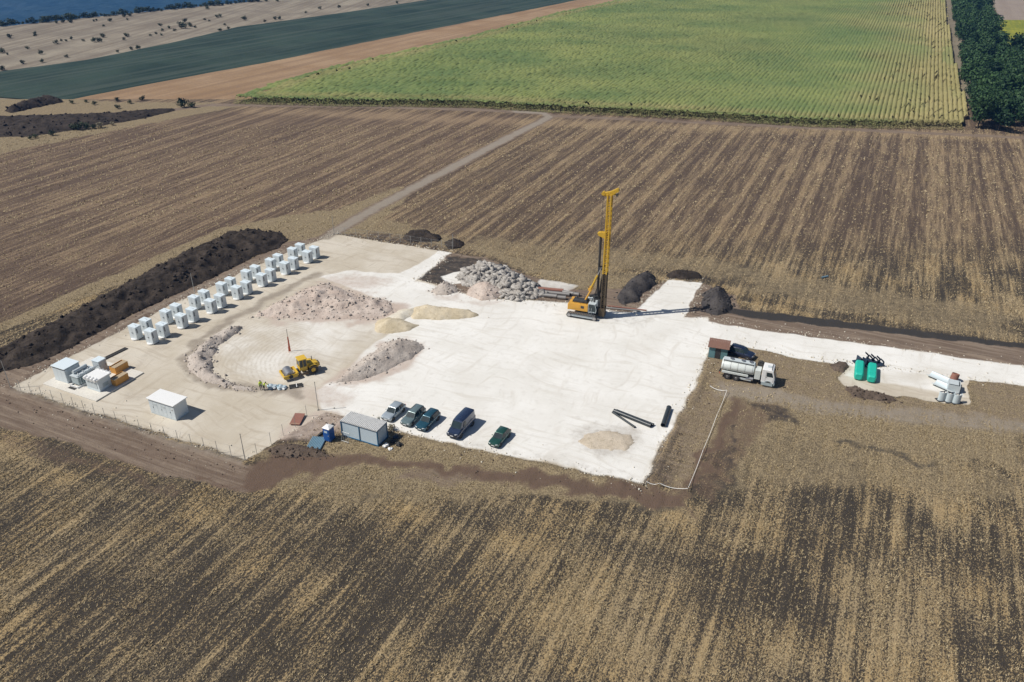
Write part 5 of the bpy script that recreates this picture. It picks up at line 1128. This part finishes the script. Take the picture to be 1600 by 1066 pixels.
    MB().tube([(x0+.1, -.9, 1.0), (x0+.1, .9, 1.0)], .07).tube([(x0+.05, -.4, 1.3), (x0-.12, -.4, .7)], .08).build('rear_pipework', P_DARK, t)
    for s in (-1, 1): MB().box((x0+.05, s*.9, .85), (.08, .4, .15)).build('tail_light', P_RED, t)
    w = bpy.data.objects
    for s in (-1, 1):
        for x, nm in ((x0+1.25, 'wheel'), (x0+2.6, 'wheel')):
            o = wheel(t, x, s*.92, .52, .58, P_RIM, .55); o.rotation_euler.z = R(90)
            MB().loft([[(x+math.cos(a)*rr, yy, .52+math.sin(a)*rr) for a in [math.pi*(i/10) for i in range(11)]] for yy, rr in ((s*.62, .63), (s*1.24, .63), (s*1.24, .59), (s*.62, .59))], caps=False).build('mudguard', P_DARK, t)
        o = wheel(t, x1-.85, s*1.02, .52, .34, P_RIM, .55); o.rotation_euler.z = R(90)
        MB().loft([[(x1-.85+math.cos(a)*rr, yy, .52+math.sin(a)*rr) for a in [math.pi*(i/10) for i in range(11)]] for yy, rr in ((s*.8, .64), (s*1.22, .64), (s*1.22, .58), (s*.8, .58))], caps=False).build('mudguard', P_GREY, t)
truck()
# ---- shed behind the truck
c = G(1119, 559)
t = thing('wooden_shed', 'small teal shed with a brown sheet roof behind the tanker', 'shed', (c.x+.4, c.y+.6, 0), BANG+R(6))
for s, dm in ((-1, 0), (1, 0)): MB().box((s*1.45, 0, 1.05), (.06, 2.0, 2.1)).build('wall', P_TEALP, t)
MB().box((0, .97, 1.05), (2.9, .06, 2.1)).build('wall', P_TEALP, t); MB().box((-.95, -.97, 1.0), (1.0, .06, 2.0)).build('wall', P_TEALP, t); MB().box((.95, -.97, 1.0), (1.0, .06, 2.0)).build('wall', P_TEALP, t)
r = MB(); n = 12
for i in range(n): r.box((-1.7+(i+.5)*3.4/n, 0, 2.25+.02*(i % 2)), (3.4/n-.01, 2.6, .05), rx=R(8))
r.build('roof', P_BROWNSH, t); MB().box((0, 0, .02), (2.8, 1.9, .06)).build('floor', P_WOOD, t)
d = MB().box((0, -.99, .95), (.8, .04, 1.85)).build('door', P_DARK, t); MB().box((.28, -1.02, .95), (.05, .04, .12)).build('handle', P_STEEL, d)
p = G(1137, 552); t = thing('white_drum', 'white drums and cans stacked between the shed and the navy car', 'drum', (p.x, p.y+.8, 0))
for i, (x, y, r_, h) in enumerate(((-.3, .2, .3, .9), (.35, 0, .28, .8), (0, -.5, .22, .6))): MB().cyl((x, y, 0), (x, y, h), r_, n=14).build('drum', P_WHITE, t, smooth=40); 
MB().cyl((.6, -.5, 0), (.6, -.5, .5), .2, n=12).build('can', P_DARK, t, smooth=40)

# ---- single-drum roller, drum towards -x
def roller():
    c = G(470, 589)+Vector((0, 1.0, 0)); t = thing('road_roller', 'yellow single-drum road roller with cab, parked in the compacted bowl', 'roller', (c.x, c.y, 0), R(32))
    dr = MB().cyl((-2.1, -1.05, .75), (-2.1, 1.05, .75), .75, n=28).build('drum', P_STEEL, t, smooth=40)
    fr = MB()
    for s in (-1, 1): fr.box((-2.1, s*1.16, .72), (2.0, .12, .5)); fr.prism([(-3.1, .45), (-1.1, .45), (-1.0, 1.0), (-1.4, 1.05), (-2.9, 1.0), (-3.1, .8)], 'y', s*1.16-.08, s*1.16+.08)
    fr.box((-3.12, 0, .78), (.22, 2.45, .42)); fr.box((-1.0, 0, .85), (.3, 2.3, .5)); fr.build('drum_frame', P_YEL, t, bevel=.02)
    for s in (-1, 1): MB().cyl((-2.1, s*1.24, .75), (-2.1, s*1.30, .75), .32, n=14).build('hub', P_BLACK, dr)
    MB().box((-2.95, 0, .38), (.08, 2.0, .2)).build('scraper', P_DARK, t)
    MB().box((-.55, 0, .8), (.7, .5, .5)).build('articulation_joint', P_DARK, t)
    hood = MB().prism([(.75, .9), (2.75, .9), (2.8, 1.3), (2.5, 1.62), (1.0, 1.85), (.75, 1.85)], 'y', -.62, .62).build('engine_hood', P_YEL, t, bevel=.05)
    MB().box((2.82, 0, 1.15), (.06, 1.0, .5)).build('rear_grille', P_BLACK, hood); MB().cyl((1.9, .35, 1.7), (1.9, .35, 2.45), .06, n=8).build('exhaust', P_BLACK, hood)
    for s in (-1, 1): MB().box((1.9, s*.63, 1.25), (.9, .03, .35)).build('side_vent', P_BLACK, hood)
    MB().box((1.2, 0, .8), (2.6, 1.1, .35)).build('rear_frame', P_YEL, t)
    cb = MB(); cb.box((.15, 0, 1.25), (1.25, 1.5, .55)); cb.build('cab_base', P_YEL, t, bevel=.03)
    MB().loft([[(x, y, 1.52) for x, y in ((-.42, -.70), (.72, -.70), (.72, .70), (-.42, .70))], [(x, y, 2.72) for x, y in ((-.34, -.64), (.70, -.64), (.70, .64), (-.34, .64))]]).build('cab_glass', P_GLASS, t)
    pl = MB()
    for x, xt in ((-.43, -.35), (.15, .17), (.73, .71)):
        for s in (-1, 1): pl.cyl((x, s*.71, 1.5), (xt, s*.65, 2.74), .045, n=6)
    pl.build('cab_pillars', P_YEL, t); MB().box((.18, 0, 2.80), (1.42, 1.55, .14)).build('cab_roof', P_YEL, t, bevel=.04)
    MB().box((.15, -.9, .75), (.6, .35, .06)).build('step', P_DARK, t)
    for s in (-1, 1):
        o = wheel(t, 1.55, s*.88, .78, .58, P_YEL, .48); o.rotation_euler.z = R(90)
        MB().loft([[(1.55+math.cos(a)*rr, yy, .78+math.sin(a)*rr) for a in [math.pi*(.15+.6*i/8) for i in range(9)]] for yy, rr in ((s*.62, .92), (s*1.18, .92), (s*1.18, .87), (s*.62, .87))], caps=False).build('mudguard', P_YEL, t)
roller()

# ---- drill rig: tracks along +x, mast at the +x end
def rig():
    b0 = G(884, 494); b1 = G(931, 502); d = b1-b0; c = (b0+b1)/2+AY*1.9
    t = thing('drilling_rig', 'tall yellow piling rig on crawler tracks with a slender mast', 'drilling rig', (c.x, c.y, 0), math.atan2(d.y, d.x))
    t.scale = (1, 1, .955); L = 5.6
    for s in (-1, 1):
        y = s*1.75; o = MB(); prof = []; r = .48; n = 8
        for i in range(n+1): a = -math.pi/2+math.pi*i/n; prof.append((L/2-r+math.cos(a)*r, r+math.sin(a)*r))
        for i in range(n+1): a = math.pi/2+math.pi*i/n; prof.append((-L/2+r+math.cos(a)*r, r+math.sin(a)*r))
        inn = [((x)*.93, .48+(z-.48)*.72) for x, z in prof]
        o.loft([[(x, y-.32, z) for x, z in prof], [(x, y+.32, z) for x, z in prof], [(x, y+.32, z) for x, z in inn], [(x, y-.32, z) for x, z in inn], [(x, y-.32, z) for x, z in prof]], caps=False)
        trk = o.build('track', P_DARK, t)
        g = MB()
        for i in range(16): g.box((-L/2+.5+i*(L-1)/15, y, .97), (.14, .66, .05)); 
        g.build('track_pads', P_STEEL, trk)
        MB().box((0, y, .48), (L-1.2, .34, .42)).build('track_frame', P_LGREY, trk)
        for x in (-L/2+.48, L/2-.48): MB().cyl((x, y-.36, .48), (x, y+.36, .48), .33, n=14).build('sprocket', P_STEEL, trk, smooth=40)
    MB().box((0, 0, .75), (2.6, 3.2, .45)).build('undercarriage', P_DARK, t); MB().cyl((0, 0, .9), (0, 0, 1.25), 1.0, n=20).build('slew_ring', P_DARK, t)
    up = MB().box((-.9, 0, 1.95), (3.6, 2.7, 1.4)).build('engine_housing', P_RIGOR, t, bevel=.06)
    MB().box((-2.72, 0, 1.8), (.25, 2.7, 1.2)).build('counterweight', P_RIGOR, t, bevel=.08)
    for s in (-1, 1): MB().box((-1.2, s*1.36, 2.0), (1.3, .03, .7)).build('side_door', P_RIGOR, up, bevel=.01); MB().box((-.1, s*1.36, 2.1), (.6, .03, .5)).build('vent', P_DARK, up)
    rl = MB()
    for y in (-1.25, 1.25):
        rl.tube([(-2.6, y, 3.45), (.6, y, 3.45)], .03)
        for i in range(4): rl.tube([(-2.6+i*1.06, y, 2.6), (-2.6+i*1.06, y, 3.45)], .03)
    rl.tube([(-2.6, -1.25, 3.45), (-2.6, 1.25, 3.45)], .03); rl.build('handrail', P_DARK, up)
    MB().box((-1.0, 0, 2.78), (2.2, 1.6, .25)).build('radiator_deck', P_DARK, up); MB().cyl((-1.6, .6, 2.8), (-1.6, .6, 3.3), .1, n=8).build('exhaust', P_DARK, up)
    for y, w in ((-.2, 1.0),): MB().cyl((.2, y-.6, 2.95), (.2, y+.6, 2.95), .38, n=16).build('winch_drum', P_DARK, up, smooth=40)
    cabn = MB().prism([(1.0, 1.3), (2.35, 1.3), (2.45, 2.0), (2.2, 3.0), (1.0, 3.0)], 'y', -1.35, -.35).build('cab', P_GLASS, t, bevel=.03)
    f = MB()
    for y in (-1.36, -.34): f.tube([(1.0, y, 1.3), (1.0, y, 3.0), (2.2, y, 3.0), (2.45, y, 2.0), (2.35, y, 1.3), (1.0, y, 1.3)], .05)
    f.box((1.6, -.85, 3.05), (1.3, 1.1, .08)); f.build('cab_frame', P_LGREY, cabn)
    MB().box((1.75, -1.42, 1.45), (.9, .12, .06)).tube([(1.2, -1.5, .9), (1.2, -1.5, 2.3)], .03).tube([(1.6, -1.5, .9), (1.6, -1.5, 2.3)], .03).build('cab_ladder', P_LGREY, cabn)
    # mast
    mx = 3.35; H0, H1 = .45, 24.0
    ms = MB(); w = .46
    for sx in (-1, 1):
        for sy in (-1, 1): ms.box((mx+sx*.30, sy*w, (9.0+H1)/2), (.20, .20, H1-9.0))
    ms.build('mast_chords', P_RIGYEL, t)
    lm = MB()
    for sx in (-1, 1):
        for sy in (-1, 1): lm.box((mx+sx*.31, sy*w, (H0+9.0)/2), (.19, .19, 9.0-H0))
    lm.box((mx+.05, .3, 5.0), (.5, .3, 7.6)); lm.box((mx-.1, -.1, 1.3), (1.1, 1.3, 1.6)); lm.box((mx-.35, .1, 6.4), (.5, .9, 1.2)); lm.box((mx+.35, -.2, 3.6), (.35, .8, 1.5))
    lm.build('lower_mast', P_GREASE, t)
    for k in range(6): MB().tube([(mx-.55, -.4+.16*k, 8.6-.5*k), (mx-.8, -.45+.18*k, 5.2), (mx-.6, -.3+.12*k, 2.2)], .045, 5).build('hose', P_BLACK, t)
    n = 24; step = (H1-2.5)/n
    for i in range(n):
        z = 2.0+i*step
        lc = MB(); 
        for sy in (-1, 1): lc.cyl((mx-.30, sy*w, z), (mx+.30, sy*w, z+step*.9), .045, n=6); lc.box((mx, sy*w, z), (.5, .09, .09))
        for sx in (-1, 1): lc.box((mx+sx*.30, 0, z), (.09, .75, .11))
        lc.build('mast_brace', P_RIGYEL if z > 8.6 else P_GREASE, t)
    # head
    hd = MB(); hd.prism([(mx-1.2, 23.75), (mx-.9, 23.5), (mx+.4, 23.75), (mx+1.2, 24.5), (mx+1.45, 25.0), (mx+1.15, 25.15), (mx+.1, 24.5), (mx-1.15, 24.1)], 'y', -.28, .28); hd.build('mast_head', P_RIGYEL, t, bevel=.04)
    for x, z in ((mx-1.1, 24.0), (mx+1.2, 24.8)): MB().cyl((x, -.42, z), (x, .42, z), .3, n=16).build('sheave', P_RIGYEL, t, smooth=40)
    MB().cyl((mx+1.2, -.3, 23.95), (mx+1.2, .3, 23.95), .2, n=14).build('sheave', P_DARK, t)
    MB().box((mx+.95, 0, 24.0), (1.0, .4, .16)).build('head_jib', P_RIGYEL, t)
    # kelly bar, guide and rotary drive on the cab side of the mast
    kx = mx-1.15
    MB().cyl((kx, 0, 1.2), (kx, 0, 16.2), .21, n=14).build('kelly_bar', P_BLACK, t, smooth=40)
    for y in (-.12, .12): MB().cyl((kx, y, 16.2), (kx, y, 24.0), .022, n=4).build('hoist_rope', P_DARK, t)
    MB().prism([(kx-.55, 16.7), (kx-.4, 16.25), (mx, 15.6), (mx, 16.9), (kx, 16.9)], 'y', -.40, .40).build('kelly_guide', P_RIGYEL, t, bevel=.03)
    MB().box((kx+.1, 0, 3.0), (1.2, 1.1, 1.6)).build('rotary_drive', P_DARK, t, bevel=.06); MB().cyl((kx, 0, .35), (kx, 0, 2.2), .45, n=16).build('drill_tool', P_DARK, t, smooth=40)
    for s in (-1, 1): MB().cyl((kx+.1, s*.62, 2.5), (kx+.1, s*.62, 3.6), .22, n=12).build('hydraulic_motor', P_LGREY, t, smooth=40)
    hs = MB()
    for k in range(5): hs.tube([(1.2, -.6+.28*k, 2.9), (1.9, -.5+.25*k, 4.6+.25*k), (2.5, -.4+.2*k, 3.9), (mx-.5, -.3+.15*k, 5.8)], .045, 5)
    hs.build('hydraulic_hoses', P_BLACK, t)
    # boom with back-stay cylinders
    bm_ = MB()
    for s in (-1, 1): bm_.cyl((-.1, s*.45, 2.6), (1.15, s*.45, 5.6), .16, .15, 8); bm_.box((.9, s*.45, 5.5), (.65, .2, .5))
    bm_.build('boom', P_RIGOR, t)
    for s in (-1, 1):
        MB().cyl((.95, s*.45, 5.5), (2.1, s*.42, 8.6), .17, n=10).build('backstay_cylinder', P_RIGYEL, t, smooth=40); MB().cyl((2.1, s*.42, 8.6), (2.7, s*.38, 10.2), .08, n=8).build('piston_rod', P_STEEL, t, smooth=40)
    MB().box((1.6, 0, 4.2), (1.6, .7, .3), ry=R(-15)).build('kinematic_link', P_DARK, t); MB().box((2.6, 0, 9.9), (1.0, .9, .5)).build('mast_bracket', P_DARK, t)
    MB().box((.9, .95, 2.6), (1.3, .9, 1.0)).build('hydraulic_unit', P_LGREY, t); MB().cyl((1.7, .75, 2.2), (1.7, .75, 3.7), .33, n=12).build('accumulator', P_WHITE, t, smooth=40)
rig()

# ---- green troughs with dark curved rails
def trough(label, u, v, rz):
    g = G(u, v); t = thing('green_trough', label, 'trough', (g.x, g.y, 0), rz); L, W, H = 4.6, 1.35, 1.15
    sec = [(-.5, 0), (.5, 0), (.62, .35), (.60, .85), (.42, 1.05), (-.42, 1.05), (-.60, .85), (-.62, .35)]
    rings = []
    for y, k in ((-L/2, .72), (-L/2+.25, .95), (-L/2+.5, 1.), (L/2-.3, 1.), (L/2, .9)): rings.append([(x*W/1.24*k, y, .08+(z-.5)*k*H+.5*H) for x, z in sec])
    b = MB().loft(rings).build('body', P_GREEN, t, bevel=.05)
    for y in (-1.2, 0, 1.2): MB().loft([[(x*W/1.24*1.03, y+dy, .08+(z-.5)*1.03*H+.5*H) for x, z in sec] for dy in (-.04, .04)]).build('rib', P_GREEN, b)
    MB().loft([[(math.cos(a)*.40, -L/2-.03, .60+math.sin(a)*.36) for a in [i*2*math.pi/16 for i in range(16)]], [(math.cos(a)*.34, -L/2+.03, .60+math.sin(a)*.30) for a in [i*2*math.pi/16 for i in range(16)]]]).build('end_ring', P_GREEN, b)
    for s in (-1, 1): MB().box((s*.4, 0, .05), (.1, L*.9, .1)).build('skid', P_DARK, t)
trough('green trough on the lay-by, left one with a smooth lid', 1341, 584, BANG+R(2)); trough('green trough on the lay-by, right one with a round end opening', 1361, 588, BANG+R(2))
def rail_set(label, u, v):
    g = G(u, v); t = thing('curved_rail', label, 'rail', (g.x+.5, g.y+1.3, 0), R(15)); t.scale = (1.35, 1.35, 1.35)
    for s in (-.35, .35):
        Q = [(math.cos(a)*1.9-1.2, s, .2+1.25*(1-math.cos((a+.5)*.9))) for a in [-.5+i*.16 for i in range(9)]]
        m = MB()
        for q0, q1 in zip(Q[:-1], Q[1:]): m.loft([[(q0[0], q0[1]-.09, q0[2]), (q0[0], q0[1]+.09, q0[2]), (q0[0], q0[1]+.09, q0[2]+.22), (q0[0], q0[1]-.09, q0[2]+.22)], [(q1[0], q1[1]-.09, q1[2]), (q1[0], q1[1]+.09, q1[2]), (q1[0], q1[1]+.09, q1[2]+.22), (q1[0], q1[1]-.09, q1[2]+.22)]])
        m.build('rail', P_NAVY, t)
    MB().box((-.3, 0, .14), (2.3, .9, .12)).build('base_frame', P_NAVY, t); MB().box((-.9, 0, .5), (.12, .8, .7)).build('cross_member', P_NAVY, t)
for u, v, n in ((1351, 572, 'left'), (1360, 575, 'middle'), (1369, 578, 'right')): rail_set(f'dark blue curved steel rail piece behind the green troughs, {n} of three', u, v)
# ---- pale shells at the end of the lay-by
def shell(label, u, v, rz, L, r, arc, mat=P_SHELL, up=False, tilt=0):
    g = G(u, v); t = thing('steel_shell', label, 'shell', (g.x, g.y, .05), rz); m = MB(); n = 12; a0 = -arc/2
    ring = lambda y: [(math.sin(a0+arc*i/n)*r, y, r*.9-math.cos(a0+arc*i/n)*r*.9) for i in range(n+1)]+[(math.sin(a0+arc*i/n)*(r-.06), y, r*.9-math.cos(a0+arc*i/n)*(r-.06)*.9) for i in range(n, -1, -1)]
    m.loft([ring(-L/2+L*k/6) for k in range(7)]); m.build('curved_plate', mat, t, smooth=30)
    for s in (-1, 1):
        e = math.sin(arc/2)*r*s; z = r*.9-math.cos(arc/2)*r*.9; MB().box((e, 0, z), (.09, L, .12)).build('edge_flange', P_LGREY, t)
    for k in (-.4, 0, .4): MB().tube([(math.sin(a0+arc*i/n)*(r+.04), L*k, r*.9-math.cos(a0+arc*i/n)*(r+.04)*.9+.0) for i in range(n+1)], .03, 5).build('stiffener', P_LGREY, t)
    return t
shell('long pale curved steel shell lying farthest back on the lay-by', 1469, 594, BANG+R(62), 3.6, 1.0, 1.9)
shell('second pale curved shell lying in front of the farthest one', 1476, 607, BANG+R(62), 3.4, 1.0, 1.9)
for i, (u, v) in enumerate(((1470, 625), (1482, 627), (1493, 629))):
    g = G(u, v); t = thing('upright_shell', f'short white shell standing upright at the lay-by edge, {["left", "middle", "right"][i]} of three', 'shell', (g.x, g.y, 0), R(10)); m = MB(); n = 12
    arc = [(-math.cos(math.pi*(.0+i_/n))*.62, -math.sin(math.pi*i_/n)*.5) for i_ in range(n+1)]; inner = [(x*.9, y*.9) for x, y in arc[::-1]]
    m.prism(arc+inner, 'z', .12, 1.55); m.build('curved_plate', P_SHELL, t, smooth=30); MB().box((.05, -.05, .06), (1.5, 1.0, .12)).build('base_plate', P_DARK, t); MB().box((.35, .15, .75), (.1, .1, 1.4)).build('post', P_DARK, t); MB().box((.0, .02, 1.5), (1.15, .08, .1)).build('top_bar', P_NAVY, t)
g = G(1491, 612); t = thing('grey_bin', 'grey steel bin standing behind the three upright shells', 'bin', (g.x, g.y+.5, 0), BANG)
b = MB()
for s in (-1, 1): b.box((s*.8, 0, .65), (.07, 1.8, 1.2)); b.box((0, s*.88, .65), (1.6, .07, 1.2))
b.box((0, 0, .1), (1.6, 1.8, .1)); b.build('shell', P_LGREY, t); MB().box((-.1, .1, 1.28), (1.3, 1.5, .06)).build('lid', P_LGREY, t); MB().box((.9, -.5, .7), (.12, .5, 1.2)).build('bracket', P_DARK, t)
g = G(1492, 600); t = thing('rusty_casing', 'rust-brown casing ring leaning behind the grey bin', 'casing', (g.x, g.y+.7, 0), R(-20))
MB().ring((0, 0, 0.1), (.2, .3, 1.3), .56, .49, 18).build('ring', P_RUST, t, smooth=40)
for i in range(4): MB().box((math.cos(i*1.57)*.57, math.sin(i*1.57)*.57, .25), (.12, .12, .3)).build('lug', P_DARK, t)

# ================================================================== air
def haze():
    m = bpy.data.materials.new('haze'); m.use_nodes = True; nt = m.node_tree; nt.nodes.clear()
    o = nt.nodes.new('ShaderNodeOutputMaterial'); v = nt.nodes.new('ShaderNodeVolumePrincipled')
    v.inputs['Color'].default_value = (.13, .40, 1., 1); v.inputs['Density'].default_value = HAZE; v.inputs['Anisotropy'].default_value = 0.
    nt.links.new(v.outputs[0], o.inputs['Volume'])
    b = MB(); b.box((-200, 2400, -190), (9400, 6400, 580)); ob = b.build('haze', m); tag(ob, 'pale blue air haze over the whole landscape', 'haze', kind='stuff')
HAZE = .00012
haze()
